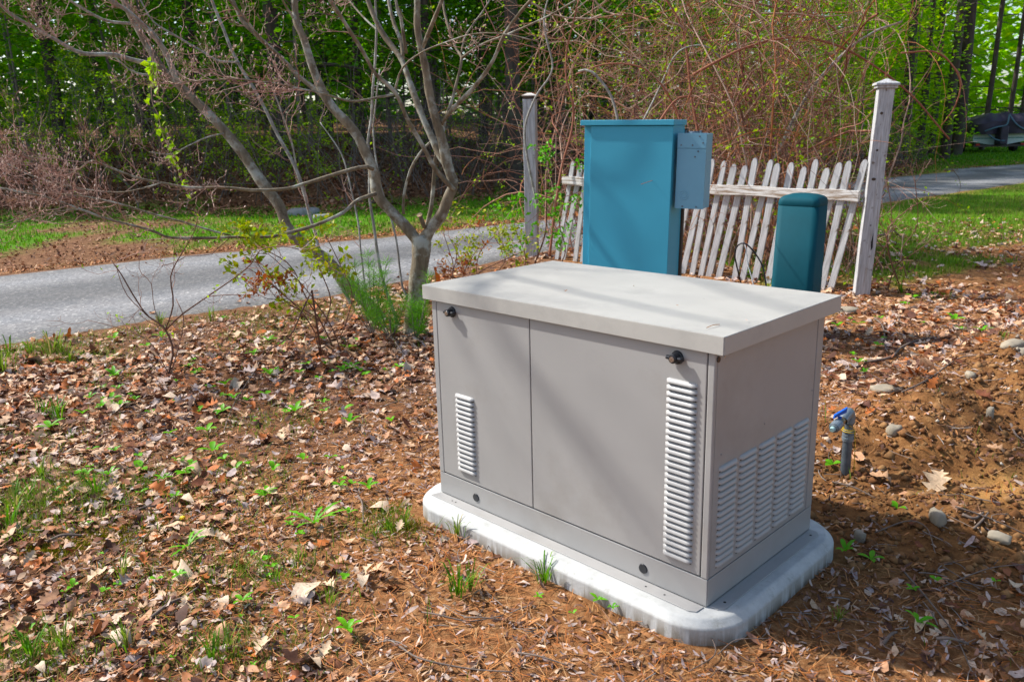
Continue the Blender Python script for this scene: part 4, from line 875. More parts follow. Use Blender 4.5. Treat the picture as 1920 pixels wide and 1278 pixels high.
for row, (Y0, n_, xa, xb) in enumerate(((24, 6, -24, 2), (29, 8, -27, 3), (34, 9, -32, 12), (41, 9, -36, 34), (49, 10, -44, 46))):
    for i in range(n_):
        x = xa + (xb-xa)*(i+rng.uniform(-.3, .3)+.5)/n_; Yd = Y0 + rng.uniform(-2, 2)
        px = 960 + x/Yd*FPX
        if Yd < bankline(x) + 1.2: continue
        if 1780 < px < 1990 and Yd < 46: continue
        if any(abs(px-s_[0]) < 16 for s_ in spec) and Yd < 30: continue
        pine(px, Yd, int(rng.integers(5)), ('nearer ' if Yd < 36 else 'distant ') + 'dark trunked forest tree ' + sector(px), ('nearer ' if Yd < 36 else 'distant ') + 'forest trees ' + sector(px), s=rng.uniform(.7, 1.35)); k += 1
# outer pines added out of view to cut sky fill and shade the bank
for x, Yd in ((-26, 21), (-31, 15), (-23, 27), (14, 4), (17, 9), (13, -3), (18, -8), (8, -14), (20, 15), (22, 2), (0, -18), (-9, -17)):
    pine(960 + x/Yd*FPX, Yd, int(rng.integers(5)), 'tall dark pine added outside the view to shade the clearing', 'shading pines added around the clearing')
# understory
def under(x, Yd, pool, st, lab, grp, s=1.0):
    e = empty('understory_tree', (x, Yd, float(T(x, Yd))), (0, 0, rng.random()*6.28)); tag(e, lab, 'understory tree', grp); e.scale = (s, s, s)
    inst('crown', pool[rng.integers(3)], e); inst('trunk', st, e)
for i in range(40):
    x = rng.uniform(-15, 8); Yd = bankline(x) + rng.uniform(3.5, 14)
    under(x, Yd, lowgreen, thinst if i % 2 else thinst2, 'green leaved understory tree ' + sector(960+x/Yd*FPX), 'green understory trees ' + sector(960+x/Yd*FPX), rng.uniform(.85, 1.35))
for i in range(34):
    sc3 = rng.uniform(.85, 1.4); x = rng.uniform(5, 30); Yd = max(bankline(x) + rng.uniform(1.5, 13), 25); px = 960 + x/Yd*FPX
    if px > 1775 and Yd < 46: Yd = rng.uniform(47, 56); x = x*Yd/40
    under(x, Yd, lowlime, thinst, ('small ' if sc3 < 1.0 else 'tall ' if sc3 > 1.2 else '') + 'bright lime leaved young beech ' + sector(960+x/Yd*FPX), 'lime leaved young beeches ' + sector(960+x/Yd*FPX), sc3)
# far foliage behind everything
n_ = 105000; x = rng.uniform(-72, 82, n_); y = rng.uniform(50, 74, n_); z = rng.random(n_)**1.5*25; kp_ = (x < -9) | (rng.random(n_) < .60); x, y, z = x[kp_], y[kp_], z[kp_]
rt_ = x > 8  # right part takes the lime whose colour carries the sunlit brightness
for k_, mn, lb in ((~rt_, 'fgreen', 'mass of green foliage deep in the woods at left'), (rt_, 'flime', 'mass of foliage coloured sunlit lime deep in the woods at right')):
    V, F = leafquads(np.stack([x, y, z], 1)[k_], .8, up=.4, asp=.8); tag(mk('far_woods', V, F, M[mn]), lb, kind='stuff')
# thicket of thin grey stems with opening buds on the left bank
def thicket(N, xr, dy, lab, leafn, hh=2.0):
    x = rng.uniform(*xr, N); y = bankline(x) + rng.uniform(.3, dy, N); p = np.stack([x, y, T(x, y)-.05], 1); d = rng.normal(0, .3, (N, 3)); d[:, 2] = 1; d /= np.linalg.norm(d, axis=1, keepdims=True); cv = [p]; L = hh/9*(.6+.9*rng.random((N, 1)))
    for k_ in range(9): d = d + rng.normal(0, .17, (N, 3)); d[:, 2:] += .03; d /= np.linalg.norm(d, axis=1, keepdims=True); cv.append(cv[-1]+d*L)
    cv = np.stack(cv, 1); V1, F1 = tubes(cv, rng.uniform(.006, .016, (N, 1))*np.linspace(1, .4, 10)[None], 3)
    N2 = N*4; s_ = cv[rng.integers(0, N, N2), rng.integers(2, 10, N2)]; d = rng.normal(0, 1, (N2, 3)); d[:, 2] = np.abs(d[:, 2])*.6; d /= np.linalg.norm(d, axis=1, keepdims=True); q_ = [s_]
    for k_ in range(4): d = d + rng.normal(0, .25, (N2, 3)); d /= np.linalg.norm(d, axis=1, keepdims=True); q_.append(q_[-1]+d*.16)
    cw = np.stack(q_, 1); V2, F2 = tubes(cw, np.linspace(.005, .0025, 5)[None]*np.ones((N2, 1)), 3)
    e = empty('thicket', (sum(xr)/2, float(bankline(sum(xr)/2)), 0)); tag(e, lab, 'thicket'); O = np.array(e.location)
    o = mk('stems', np.vstack([V1, V2])-O, np.vstack([F1, F2+len(V1)]), M['greystem'], e); o['kind'] = 'stuff'
    if leafn: lp = cw[rng.integers(0, N2, leafn), rng.integers(1, 5, leafn)]; leafmesh('leaves', np.repeat(lp, 2, 0)+rng.normal(0, .03, (leafn*2, 3))-O, .065, M['fbud'], e, up=.3)
thicket(130, (-15, -8.5), 4.5, 'thicket of grey stems with yellow green buds at far left', 6000, 2.6)
thicket(130, (-8.5, -3.5), 4.5, 'thicket of grey stems with green buds behind the leaning tree', 4600, 2.4)
thicket(240, (-3.5, 1.5), 4.5, 'thicket of grey stems behind the main bare tree', 1100, 2.0)
thicket(240, (1.5, 9), 5, 'low thicket of grey stems behind the picket fence', 1000, 1.8)
thicket(120, (9, 17), 4, 'low thicket at the wood edge right of the leaning post', 1400, 1.3)
# stones at the wood edge
def rock(name, pos, sx, sy, sz, mat, lab, seed, rot=0, parent=None):
    nU, nV = 14, 9; V = []; 
    for j in range(nV+1):
        ph = PI*j/nV
        for i in range(nU): a = 2*PI*i/nU; d = np.array([math.sin(ph)*math.cos(a), math.sin(ph)*math.sin(a), math.cos(ph)]); V.append(d)
    V = np.array(V); k_ = 1 + .55*(vn(V[:,0]*1.9+seed*3.1+V[:,2]*1.3, V[:,1]*1.9+seed, 1, seed)-.5) + .25*(vn(V[:,0]*4+seed, V[:,1]*4+V[:,2]*4, 1, seed+5)-.5); V = V*k_[:, None]; V = np.clip(V, -.82, .82)*[sx, sy, sz]
    ii = np.arange((nV+1)*nU).reshape(nV+1, nU); F = np.stack([ii[:-1], ii[1:], np.roll(ii[1:], -1, 1), np.roll(ii[:-1], -1, 1)], -1).reshape(-1, 4)
    o = mk(name, V, F, mat, smooth=False); o.location = pos; o.rotation_euler = (0, 0, rot); tag(o, lab, 'rock'); return o
def gz_(px, py, lift=0): 
    g = G(px, py)
    for _ in range(6): g = G(px, py, float(T(g[0], g[1])))
    g[2] = float(T(g[0], g[1])) + lift; return g
for i, (px, py, w_, h_, mt_, lab) in enumerate([(570, 402, 60, 18, 'rockg', 'flat grey stone at the wood edge behind the leaning trunk'), (605, 408, 36, 10, 'rockg', 'small flat slab beside the grey stone behind the leaning trunk'),
      (1572, 300, 46, 30, 'rockg', 'grey boulder seen above the pickets left of the leaning post'), (1600, 306, 34, 26, 'rockg', 'second grey boulder touching the leaning white post'), (1545, 316, 30, 14, 'rockg', 'low grey stone left of the boulders above the pickets')]):
    g = G(px, py, .0 if i < 2 else .1); s_ = g[1]/FPX; rock('boulder', tuple(g), w_*.5*s_*1.15, w_*.4*s_, h_*.8*s_, M[mt_], lab, i+2, .3*i)
for i, (px, py, w_, h_, lab) in enumerate([(1662, 742, 60, 12, 'long pale flat stone lying on the dug soil'), (1678, 805, 34, 22, 'brown angular stone beside the dug hole right of the pipe'), (1857, 768, 22, 30, 'pale upright stone in the soil mound at right'),
      (1757, 975, 44, 30, 'grey brown stone near the edge of the bare tan soil'), (1612, 1012, 24, 28, 'small tan stone right of the concrete pad corner'), (1873, 1010, 44, 18, 'low pale stone at the right edge below the tan soil'),
      (1590, 586, 46, 14, 'long pale stone at the foot of the leaning white post'), (1900, 650, 50, 18, 'pale stone at the right edge of the soil mound'), (1912, 668, 40, 18, 'second pale stone at the right edge just below the first'),
      (1818, 713, 26, 14, 'small round tan stone on top of the soil mound'), (1500, 600, 20, 16, 'brown lump of stone behind the green pedestal'), (660, 800, 1, 1, '')][:11]):
    g = gz_(px, py, 0.0); s_ = g[1]/FPX; g[2] += h_*.22*s_; rock('stone', tuple(g), w_*.6*s_, w_*.38*s_, h_*.6*s_, M['rock'], lab, i+11, .5*i)

# ------------------------------------------------------------------ boat on trailer
bx, by = at(1858, 40.2), 40.2; bt = empty('covered_boat', (bx, by, 0), (0, 0, -.10)); tag(bt, 'pale boat under a dark crumpled tarp parked on a trailer at far right', 'boat')
tl = empty('boat_trailer', (bx, by, 0), (0, 0, -.10)); tag(tl, 'dark boat trailer with blue grey fenders under the covered boat', 'trailer')
H1 = lambda y, s: [(-1.22*s, y, .98), (-1.16*s, y, .52), (-.55*s, y, .40), (0, y, .30), (.55*s, y, .40), (1.16*s, y, .52), (1.22*s, y, .98)]
q = MB(); q.loft([H1(0, 1), H1(1.8, 1), H1(3.4, .85), H1(4.6, .5), H1(5.2, .1)]); q.build('hull', M['hull'], bt, bevel=.01)
q = MB(); q.box(-1.13, 1.13, -.012, -.003, .66, .70); q.build('stripe', M['hull2'], bt)
V = []; nU, nV = 40, 22
for j in range(nV+1):
    for i in range(nU+1):
        a = PI*i/nU; yy = -.35 + 5.7*j/nV; sc = 1.38*(1 if j < 12 else 1-.7*((j-12)/10)**1.5); x = -math.cos(a)*sc; prof = math.sin(a)**.55; f = 1-.45*(j/nV)
        if j == 0: prof *= .62
        z = .86 + (1.02*prof*f) + .16*(fbm(np.array(x*2.0), np.array(yy*1.5), 1.4, 6)-.5)*prof + .05*math.sin(x*9+yy*2)*prof
        V.append((x*(1+.05*math.sin(yy*7+a*6)), yy+.12*math.sin(a*5), float(z)))
ii = np.arange((nV+1)*(nU+1)).reshape(nV+1, nU+1); F = np.stack([ii[:-1,:-1], ii[:-1,1:], ii[1:,1:], ii[1:,:-1]], -1).reshape(-1, 4)
tp_ = mk('tarp', V, F, M['tarp'], bt, smooth=True); 
q = MB(); r0 = [(V[i][0], V[i][1]-.01, V[i][2]) for i in range(nU+1)]; q.add(r0+[(x*.93, y+.03, .88) for x, y, z in r0], [(i, i+nU+1, i+nU+2, i+1) for i in range(nU)]); q.build('tarp_end', M['tarp'], bt, smooth=True)
q = MB(); q.box(-.22, .16, -.62, -.02, .36, 1.25); q.build('wrapped_motor', M['tarp'], bt, bevel=.08, seg=4)
for pts in ([(-.9,-.5,1.02),(-.4,-.6,1.2),(0,-.62,1.30),(.12,-.5,1.75)], [(.12,-.5,1.76),(.45,-.5,1.35),(.8,-.5,1.1),(1.05,-.45,1.05)], [(-.7,-.35,.9),(-.35,-.5,.62),(0,-.66,.55)]):
    V, F = tubes(spline(pts, 14)[None], np.full((1, 14), .035), 5); mk('strap', V, F, M['strap'], bt, smooth=True)
q = MB(); q.box(-1.15, -1.07, -.15, 3.9, .36, .46); q.box(1.07, 1.15, -.15, 3.9, .36, .46); q.box(-1.2, 1.2, -.2, -.12, .28, .38); q.box(-1.1, 1.1, 1.6, 1.7, .26, .34); q.box(-.05, .05, 3.9, 6.2, .36, .46); q.box(-1.1, 1.1, 3.85, 3.93, .36, .46); q.build('frame', M['black'], tl)
for sx in (-1, 1):
    q = MB(); q.cyl((sx*1.12, 1.1, .27), (sx*1.34, 1.1, .27), .28, .28, 22); wv = q.build('wheel', M['tyre'], tl, bevel=.03); q = MB(); q.cyl((sx*1.341, 1.1, .27), (sx*1.35, 1.1, .27), .15, .15, 16); q.build('rim', M['galv'], wv)
    q = MB(); q.box(sx*1.24-.14, sx*1.24+.14, .70, 1.5, .40, .60); q.build('fender', M['fend'], tl, bevel=.08, seg=4)
    q = MB(); q.box(sx*1.02-.09, sx*1.02+.09, -.235, -.205, .34, .44); q.build('tail_light', M['redl'], tl, bevel=.01)
q = G(1757, 288); q2 = at(1760, 34); e = MB(); e.cyl((q2, 34, -.1), (q2+.06, 34, .95), .022, .018, 8); tag(e.build('marker_stake', M['fend'], None), 'thin pale driveway marker stake left of the covered boat', 'stake')

# ------------------------------------------------------------------ leaf litter
def where(px, py):
    if px > 1500: return ('on the shaded ground right of the pad' if py > 900 else 'on the soil behind the pipe' if py > 700 else 'between the leaning post and the soil mound')
    if px > 960: return 'along the front edge of the pad'
    if px > 620: return ('in the bare needle patch left of the pad' if py > 880 else 'between the main trunk and the generator')
    if py > 1050: return ('at the lower left edge' if px < 330 else 'at the bottom left of centre')
    if py > 860: return ('in the grassy patch at far left' if px < 330 else 'around the dandelion rosette')
    return ('near the driveway edge at far left' if px < 330 else 'below the shrubs by the driveway')
OAK = np.array([(0,.015),(.12,.03),(.24,.20),(.33,.09),(.47,.31),(.57,.12),(.72,.26),(.80,.10),(.92,.11),(1,.0)])
OVL = np.array([(0,.01),(.22,.20),(.52,.27),(.82,.15),(1,.0)])
SHR = np.array([(0,.08),(.5,.16),(1,.05)])
def litter(pos, size, prof, curl=.5, tilt=.45, nrm_lift=.5):
    N = len(pos); k = len(prof); t = prof[:, 0]; wv = prof[:, 1]
    asym = 1 + (.35 if N > 1 else .12)*(rng.random((N, k))-.5); asym2 = 1 + (.35 if N > 1 else .12)*(rng.random((N, k))-.5)
    X_ = np.stack([np.repeat(t[None], N, 0)]*3, 2); Yv = np.stack([wv*asym, np.zeros((N, k)), -wv*asym2], 2)      # N,k,3
    c1 = rng.normal(0, curl, (N, 1, 1)); c2 = rng.normal(.2, curl*2.2, (N, 1, 1)); tw_ = rng.normal(0, .8, (N, 1, 1)); ph = rng.random((N, 1, 1))*6
    Zv = c1*(X_-.5)**2*1.6 + c2*Yv**2*1.5 + tw_*(X_-.5)*Yv*.6 + .05*np.sin(X_*9+ph)*np.sign(curl)
    L = np.stack([X_-.5, Yv, Zv], -1)*(size*(np.exp(rng.normal(0, .28, N))))[:, None, None, None]
    n = rng.normal(0, tilt, (N, 3)); n[:, 2] = 1; n /= np.linalg.norm(n, axis=1, keepdims=True); a = rng.normal(0, 1, (N, 3)); a -= n*(a*n).sum(1, keepdims=True); a /= np.linalg.norm(a, axis=1, keepdims=True); b_ = np.cross(n, a)
    Wd = L[..., 0:1]*a[:, None, None] + L[..., 1:2]*b_[:, None, None] + L[..., 2:3]*n[:, None, None] + pos[:, None, None]
    idx = np.arange(N*k*3).reshape(N, k, 3); F = np.stack([idx[:, :-1, :-1], idx[:, 1:, :-1], idx[:, 1:, 1:], idx[:, :-1, 1:]], -1).reshape(-1, 4)
    return Wd.reshape(-1, 3), F
def scatter(n, xr, yr, dens):
    x = rng.uniform(*xr, n); y = rng.uniform(*yr, n); k = rng.random(n) < dens(x, y); return x[k], y[k]
def infov(x, y, m_=.12): return (np.abs(x) < y*.63 + .6 + m_)
def leafdens(x, y):
    pd = padd(x, y); lx, ly = boxlocal(x, y)
    d = .10 + .90*sst(pd, .15, 1.0)*sst(-x, -1.1, .4)
    d = np.where((x > .8) & (y > 2.6), np.maximum(.03, .6 - .6*dirtm(x, y)), d)                # right side
    d = np.where((x > .7) & (y < 2.4), .38, d)
    d = np.where(y > 5.2, np.maximum(d, .7*(1-dirtm(x, y))), d)
    d = d*(.3 + .7*sst(fbm(x, y, 1.3, 41), .36, .56)); d = d*(.2+.8*sst(np.hypot((x-.15)/1.1, (y-2.15)/.55), .5, 1.1))
    d = d*np.maximum(1-sst(side(NEAR, x, y), -.12, .05), .13*(side(FAR, x, y) < 0)*np.exp(-np.maximum(side(NEAR, x, y), 0)/.35)); d = np.where(pd < .015, 0, d)
    d = np.where((x > 2.4) & (y > 6.5), d*(1-.55*grassm(x, y)), d)
    return np.where(infov(x, y, .8), d, 0)
x, y = scatter(150000, (-7, 8), (1.4, 13), leafdens); keep = rng.random(len(x)) < np.clip(1.25-y*.11, .3, 1); x, y = x[keep], y[keep]
z = T(x, y) + rng.uniform(.002, .034, len(x))*(.4+.6*sst(padd(x, y), .2, 1)); pos = np.stack([x, y, z], 1)
kind_ = rng.random(len(x)); a_ = pos[kind_ < .40]; b_ = pos[kind_ >= .40]
sA = np.interp(a_[:, 1], [1.8, 3.2, 4.6], [.045, .062, .082]); sB = np.interp(b_[:, 1], [1.8, 3.2, 4.6], [.034, .046, .06]); V1, F1 = litter(a_, sA, OAK, .36, .32); V2, F2 = litter(b_, sB, OVL, .4, .34)
tag(mk('leaf_litter', np.vstack([V1, V2]), np.vstack([F1, F2+len(V1)]), M['litter']), 'layer of dry brown fallen leaves over the near ground', kind='stuff')
# shreds and small fragments everywhere near
def shr(x, y):
    d = .42 + .5*sst(fbm(x, y, 2.1, 5), .38, .6); d = d*(1-.75*dirtm(x, y)); d = np.where(padd(x, y) < .012, 0, d)*(1-sst(side(NEAR, x, y), -.1, .05)); return np.where(infov(x, y, .3), d, 0)
x, y = scatter(140000, (-5, 5.5), (1.5, 7), shr); keep = rng.random(len(x)) < np.clip(1.5-y*.17, .3, 1); x, y = x[keep], y[keep]
pos = np.stack([x, y, T(x, y)+rng.uniform(.001, .016, len(x))], 1); V, F = litter(pos, .026, SHR, .4, .34)
tag(mk('leaf_fragments', V, F, M['litter2']), 'broken grey brown leaf fragments between the leaves', kind='stuff')
# pine needles
def ndl(x, y):
    pd = padd(x, y); d = .25 + .75*(1-sst(pd, .5, 2.0)); d = d*(.35+.65*sst(fbm(x, y, 1.7, 77), .38, .6)); e_ = side(NEAR, x, y); d = np.maximum(d, .95*np.exp(-((e_+.06)/.09)**2)*(y < 10)); d = np.where(pd < .01, 0, d)
    d = d*(1-sst(e_, .0, .08)); return np.where(infov(x, y, .3), d*(1-.85*dirtm(x, y)), 0)
x, y = scatter(120000, (-5.5, 5), (1.5, 8.5), ndl); keep = rng.random(len(x)) < np.clip(1.5-y*.16, .3, 1); x, y = x[keep], y[keep]; N = len(x)
a = rng.random(N)*2*PI; L = rng.uniform(.035, .10, N); c0_ = np.stack([x, y, T(x, y)+rng.uniform(.002, .022, N)], 1); dr = np.stack([np.cos(a), np.sin(a), rng.normal(0, .14, N)], 1)*L[:, None]*.5
sd_ = np.stack([-np.sin(a), np.cos(a), np.zeros(N)], 1)*.0011; bw_ = np.stack([-np.sin(a), np.cos(a), np.ones(N)*.3], 1)*(rng.normal(0, .10, N)*L)[:, None]
V = np.stack([c0_-dr-sd_, c0_-dr+sd_, c0_+bw_+sd_, c0_+bw_-sd_, c0_+dr+sd_*.6, c0_+dr-sd_*.6], 1).reshape(-1, 3); i = np.arange(N)[:, None]*6
tag(mk('pine_needles', V, np.concatenate([i+np.array([0,1,2,3]), i+np.array([3,2,4,5])]), M['needle']), 'rusty fallen pine needles covering the bare ground', kind='stuff')
# leaves on the bank, verge and far lawn
def bk(x, y):
    bl = y-bankline(x); d = np.where(bl > -.5, .9, np.where(side(FAR, x, y) > .05, .62*(1-.6*grassm(x, y)), 0)); return np.where((np.abs(x) < y*.66+1) & (bl < 7.5), d, 0)
x, y = scatter(130000, (-17, 19), (9, 33), bk); pos = np.stack([x, y, T(x, y)+rng.uniform(.0, .04, len(x))], 1); V, F = litter(pos, np.interp(y-bankline(x), [-1.5, 0], [.05, .095]), OVL, .5, .5)
tag(mk('bank_leaves', V, F, M['litterbank']), 'brown fallen leaves on the wooded bank and far verge', kind='stuff')
# far side needles along the driveway margin
x = rng.uniform(-8, 4, 5000); y = np.interp(x, FAR[:,0], FAR[:,1]) + np.abs(rng.normal(0, .3, 5000)); pos = np.stack([x, y, T(x, y)+.008], 1); V, F = litter(pos, .05, SHR, .5, .4); tag(mk('verge_needles', V, F, M['needle']), 'rusty needles and debris on the far driveway margin', kind='stuff')
# soil clods and pebbles on the dug ridge
x, y = scatter(26000, (.9, 5.2), (2.3, 6.6), lambda x, y: dirtm(x, y)**1.5*(padd(x, y) > .03)); N = len(x)
def lumps(x, y, s, mat, name, lab):
    N = len(x); O8 = np.array([(1,0,0),(0,1,0),(-1,0,0),(0,-1,0),(0,0,.8),(0,0,-.8)], float); V = O8[None]*(1+.5*(rng.random((N, 6, 1))-.5))*(s*np.exp(rng.normal(0, .5, N)))[:, None, None]
    a = rng.random(N)*6.28; c_, s_ = np.cos(a)[:, None], np.sin(a)[:, None]; V = np.stack([V[..., 0]*c_-V[..., 1]*s_, V[..., 0]*s_+V[..., 1]*c_, V[..., 2]], -1) + np.stack([x, y, T(x, y)+s*.3], 1)[:, None]
    F8 = np.array([(0,1,4),(1,2,4),(2,3,4),(3,0,4),(1,0,5),(2,1,5),(3,2,5),(0,3,5)]); tag(mk(name, V.reshape(-1, 3), (np.arange(N)[:, None, None]*6+F8[None]).reshape(-1, 3), mat, smooth=False), lab, kind='stuff')
lumps(x, y, .009, M['soilclod'], 'soil_clods', 'loose brown soil crumbs on the dug ridge')
x, y = scatter(500, (.6, 5.2), (1.7, 6.6), lambda x, y: (.15+.85*dirtm(x, y))*(padd(x, y) > .03)*infov(x, y)); lumps(x, y, .008, M['pebble'], 'pebbles', 'scattered pale pebbles in the soil')

# individual larger leaves
lm = []
for k in range(6):
    V, F = litter(np.zeros((1, 3)), 1.0, OAK if k < 4 else OVL, .45, .12); lm.append(mk('fallen_leaf', V, F, simple('dry_leaf_%s' % 'abcdef'[k], [(.44,.26,.15),(.34,.15,.06),(.52,.38,.25),(.26,.11,.05),(.52,.40,.29),(.36,.20,.12)][k], .7, vs_=8, var=.3), link=False))
cnt = 0
while cnt < 240:
    px, py = rng.uniform(0, 1920), rng.uniform(600, 1270); g = gz_(px, py)
    if leafdens(np.array(g[0]), np.array(g[1]))*1.2 < rng.random(): continue
    s_ = float(np.interp(g[1], [1.8, 4.6], [.036, .066]))*math.exp(rng.normal(0, .2)); o = inst('fallen_leaf', lm[rng.integers(6)], None, (g[0], g[1], g[2]+.02+rng.random()*.02), (rng.normal(0, .35), rng.normal(0, .35), rng.random()*6.28), (s_, s_, s_))
    tag(o, 'dry brown fallen leaf lying loose ' + where(px, py), 'leaf', 'loose fallen leaves ' + where(px, py)); cnt += 1
for px, py, k, s_, rz_, lab in ((1655, 905, 0, .12, 1.2, 'tan curled oak leaf right of the grey pipe'), (1755, 915, 2, .16, .3, 'large pale oak leaf at the edge of the soil ridge'), (1775, 1125, 1, .12, 2.4, 'rusty flat oak leaf at lower right in the shade'),
        (1900, 1225, 1, .11, 3.0, 'orange brown oak leaf at the bottom right edge'), (572, 1120, 4, .10, .2, 'crumpled cream leaf left of the bare needle patch'), (1870, 850, 0, .10, 1.0, 'tan oak leaf stuck in the soil mound at right'),
        (770, 678, 0, .14, 2.0, 'large brown oak leaf at the foot of the main trunk'), (655, 1210, 3, .10, .8, 'orange leaf under the small green sprout at bottom centre')):
    g = gz_(px, py); s_ *= .72; tag(inst('fallen_leaf', lm[k], None, (g[0], g[1], g[2]+.028), (.25, -.2, rz_), (s_, s_, s_)), lab, 'leaf')

# ------------------------------------------------------------------ grass, moss, weeds
def blades(x, y, h, wd, mat, name, lab, lean_=.5, z0=None):
    N = len(x); a = rng.random(N)*6.28; H = h*np.exp(rng.normal(0, .3, N)); ln = np.stack([np.cos(a), np.sin(a)], 1)*(H*rng.uniform(.1, lean_, N))[:, None]; p = np.stack([x, y, T(x, y)-.004], 1); b2 = rng.random(N)*6.28; s_ = np.stack([np.cos(b2), np.sin(b2), np.zeros(N)], 1)*wd*.5
    md = p + np.c_[ln*.35, H*.6]; tp = p + np.c_[ln, H]; V = np.stack([p-s_, p+s_, md+s_*.8, md-s_*.8, tp], 1).reshape(-1, 3); i = np.arange(N)[:, None]*5
    o = mk(name, V, [i+np.array([0,1,2,3]), i+np.array([3,2,4])], mat); tag(o, lab, kind='stuff'); return o
x, y = scatter(190000, (-13, 18), (9.5, 34), lambda x, y: np.where((np.abs(x) < y*.66+.5), (grassm(x, y) > .35)*(side(FAR, x, y) > .1)*np.clip(.75-(y-12)*.018, .12, 1), 0))
blades(x, y, .06, .016, M['grass'], 'grass', 'short green grass strip beyond the driveway')
x, y = scatter(130000, (2.4, 14), (6.3, 22), lambda x, y: (grassm(x, y) > .3)*(side(NEAR, x, y) < -.1)*(np.abs(x) < y*.66+.5)*np.clip(1.1-(y-6)*.06, .2, 1)); blades(x, y, .05, .010, M['grassdry'], 'grass', 'patchy green grass right of the leaning white post')
x, y = scatter(16000, (16, 34), (22, 52), lambda x, y: (side(FAR, x, y) > .1)*(np.abs(x) < y*.68)); blades(x, y, .08, .05, M['grass'], 'grass', 'mown green grass in front of the covered boat')
# grass in the near left leaf litter
def nearg(x, y): return np.where(infov(x, y) & (side(NEAR, x, y) < -.03) & (padd(x, y) > .4), sst(fbm(x, y, 1.6, 63), .50, .68)*sst(-x, .2, 1.2) + .03 + .8*np.exp(-((side(NEAR, x, y)+.25)/.2)**2)*(x < -2.6), 0)
x, y = scatter(60000, (-5, 2.2), (1.6, 7.5), nearg); pg = [gz_(a, b_) for a, b_ in ((40, 960), (90, 930), (30, 1000), (110, 900), (220, 915), (170, 950), (60, 1230), (20, 1250), (470, 1075), (420, 1230), (735, 985), (20, 660), (70, 665), (130, 670))]; x = np.concatenate([x]+[m_[0]+rng.normal(0, .13, 420) for m_ in pg]); y = np.concatenate([y]+[m_[1]+rng.normal(0, .08, 420) for m_ in pg]); kq = (padd(x, y) > .05) & (side(NEAR, x, y) < -.04); x, y = x[kq], y[kq]; blades(x, y, .042, .0035, M['grassdry'], 'grass', 'sparse fine grass growing through the near leaf litter', 1.2)
mx = [gz_(a, b_) for a, b_ in ((210, 1000), (240, 1010), (110, 1030), (130, 1025), (90, 1040), (300, 985), (1500/2, 990), (720, 955))]
x = np.concatenate([m_[0]+rng.normal(0, .05, 420) for m_ in mx]); y = np.concatenate([m_[1]+rng.normal(0, .035, 420) for m_ in mx]); o = blades(x, y, .016, .004, M['moss'], 'moss', 'yellow green moss patches in the lower left litter', 1.0)
# tufts, sprouts (variants shared)
def tuft_mesh(n, h, wd, mat, spread=.02):
    a = rng.random(n)*6.28; r = np.abs(rng.normal(0, spread, n)); p = np.stack([r*np.cos(a), r*np.sin(a), np.full(n, -.01)], 1); H = h*(.5+.7*rng.random(n)); out = np.stack([np.cos(a), np.sin(a), np.zeros(n)], 1)*(H*rng.uniform(.2, .9, n))[:, None]; s_ = np.stack([-np.sin(a), np.cos(a), np.zeros(n)], 1)*wd/2; up_ = np.array([[0, 0, 1.]])*H[:, None]
    m1 = p+out*.25+up_*.6; m2 = p+out*.65+up_*.92; tp = p+out+up_*.9; V = np.stack([p-s_, p+s_, m1+s_, m1-s_, m2+s_*.7, m2-s_*.7, tp], 1).reshape(-1, 3); i = np.arange(n)[:, None]*7
    return mk('grass_tuft', V, [i+np.array([0,1,2,3]), i+np.array([3,2,4,5]), i+np.array([5,4,6])], mat, link=False)
tm = [tuft_mesh(14+6*k, .07+.01*k, .005, M['grassdry'] if k % 2 else M['grass']) for k in range(4)]
def leafy_mesh(n, L, wd, up_=.6, toothed=False):
    V, F, off = [], [], 0
    for i in range(n):
        a = 2*PI*i/n + rng.normal(0, .3); el = up_+rng.normal(0, .15); L_2 = L*rng.uniform(.7, 1.15); k = 9 if toothed else 6; t = np.linspace(0, 1, k); wv = wd*np.sin(np.clip(t*.93+.05, 0, 1)*PI)**.8
        if toothed: wv = wd*(.35+.65*t)*np.where(np.arange(k) % 2, .45, 1)*np.sin(np.clip(t*.85+.12, 0, 1)*PI)**.5
        rr = L_2*t*math.cos(el); zz = L_2*(t*math.sin(el) - .55*t**2*math.sin(el)) + .004; d = np.array([math.cos(a), math.sin(a)]); s_ = np.array([-d[1], d[0]])
        for kk in range(k): c = d*rr[kk]; V += [(*(c+s_*wv[kk]), zz[kk]+wv[kk]*.3), (*c, zz[kk]), (*(c-s_*wv[kk]), zz[kk]+wv[kk]*.3)]
        for kk in range(k-1): q_ = off+kk*3; F += [(q_, q_+1, q_+4, q_+3), (q_+1, q_+2, q_+5, q_+4)]
        off += k*3
    return np.array(V), np.array(F)
wm = [mk('leafy_sprout', *leafy_mesh(*a), M['weed'], link=False) for a in ((3, .05, .011, .8), (4, .06, .010, .7), (2, .045, .014, .6), (5, .07, .009, .8), (3, .035, .013, .5))]
def place(nm, me, px, py, s_, lab, cat, grp=None, rz=None):
    g = gz_(px, py, .022); return tag(inst(nm, me, None, tuple(g), (rng.normal(0, .1), rng.normal(0, .1), rng.random()*6.28), (s_, s_, s_)), lab, cat, grp)
big_ = [(400,855,1.5,'leafy green sprout in the left litter, topmost of three large ones'),(262,890,1.5,'broad leafy green sprout left of the three large ones'),(355,897,1.4,'wide leafy green sprout in the middle of the left litter'),(735,798,1.1,'two leaved green sprout left of the lower left louvers'),(655,800,1.2,'three leaved green sprout left of the generator'),
        (95,810,1.6,'grassy green weed clump near the left edge'),(655,1195,1.1,'bright green sprout over the orange leaf at bottom centre'),(610,690,1.5,'leafy green sprout below the arching cane'),(1718,1180,.9,'single upright lime leaf at lower right'),(1680,965,1.0,'pointed green sprout on the soil below the pipe')]
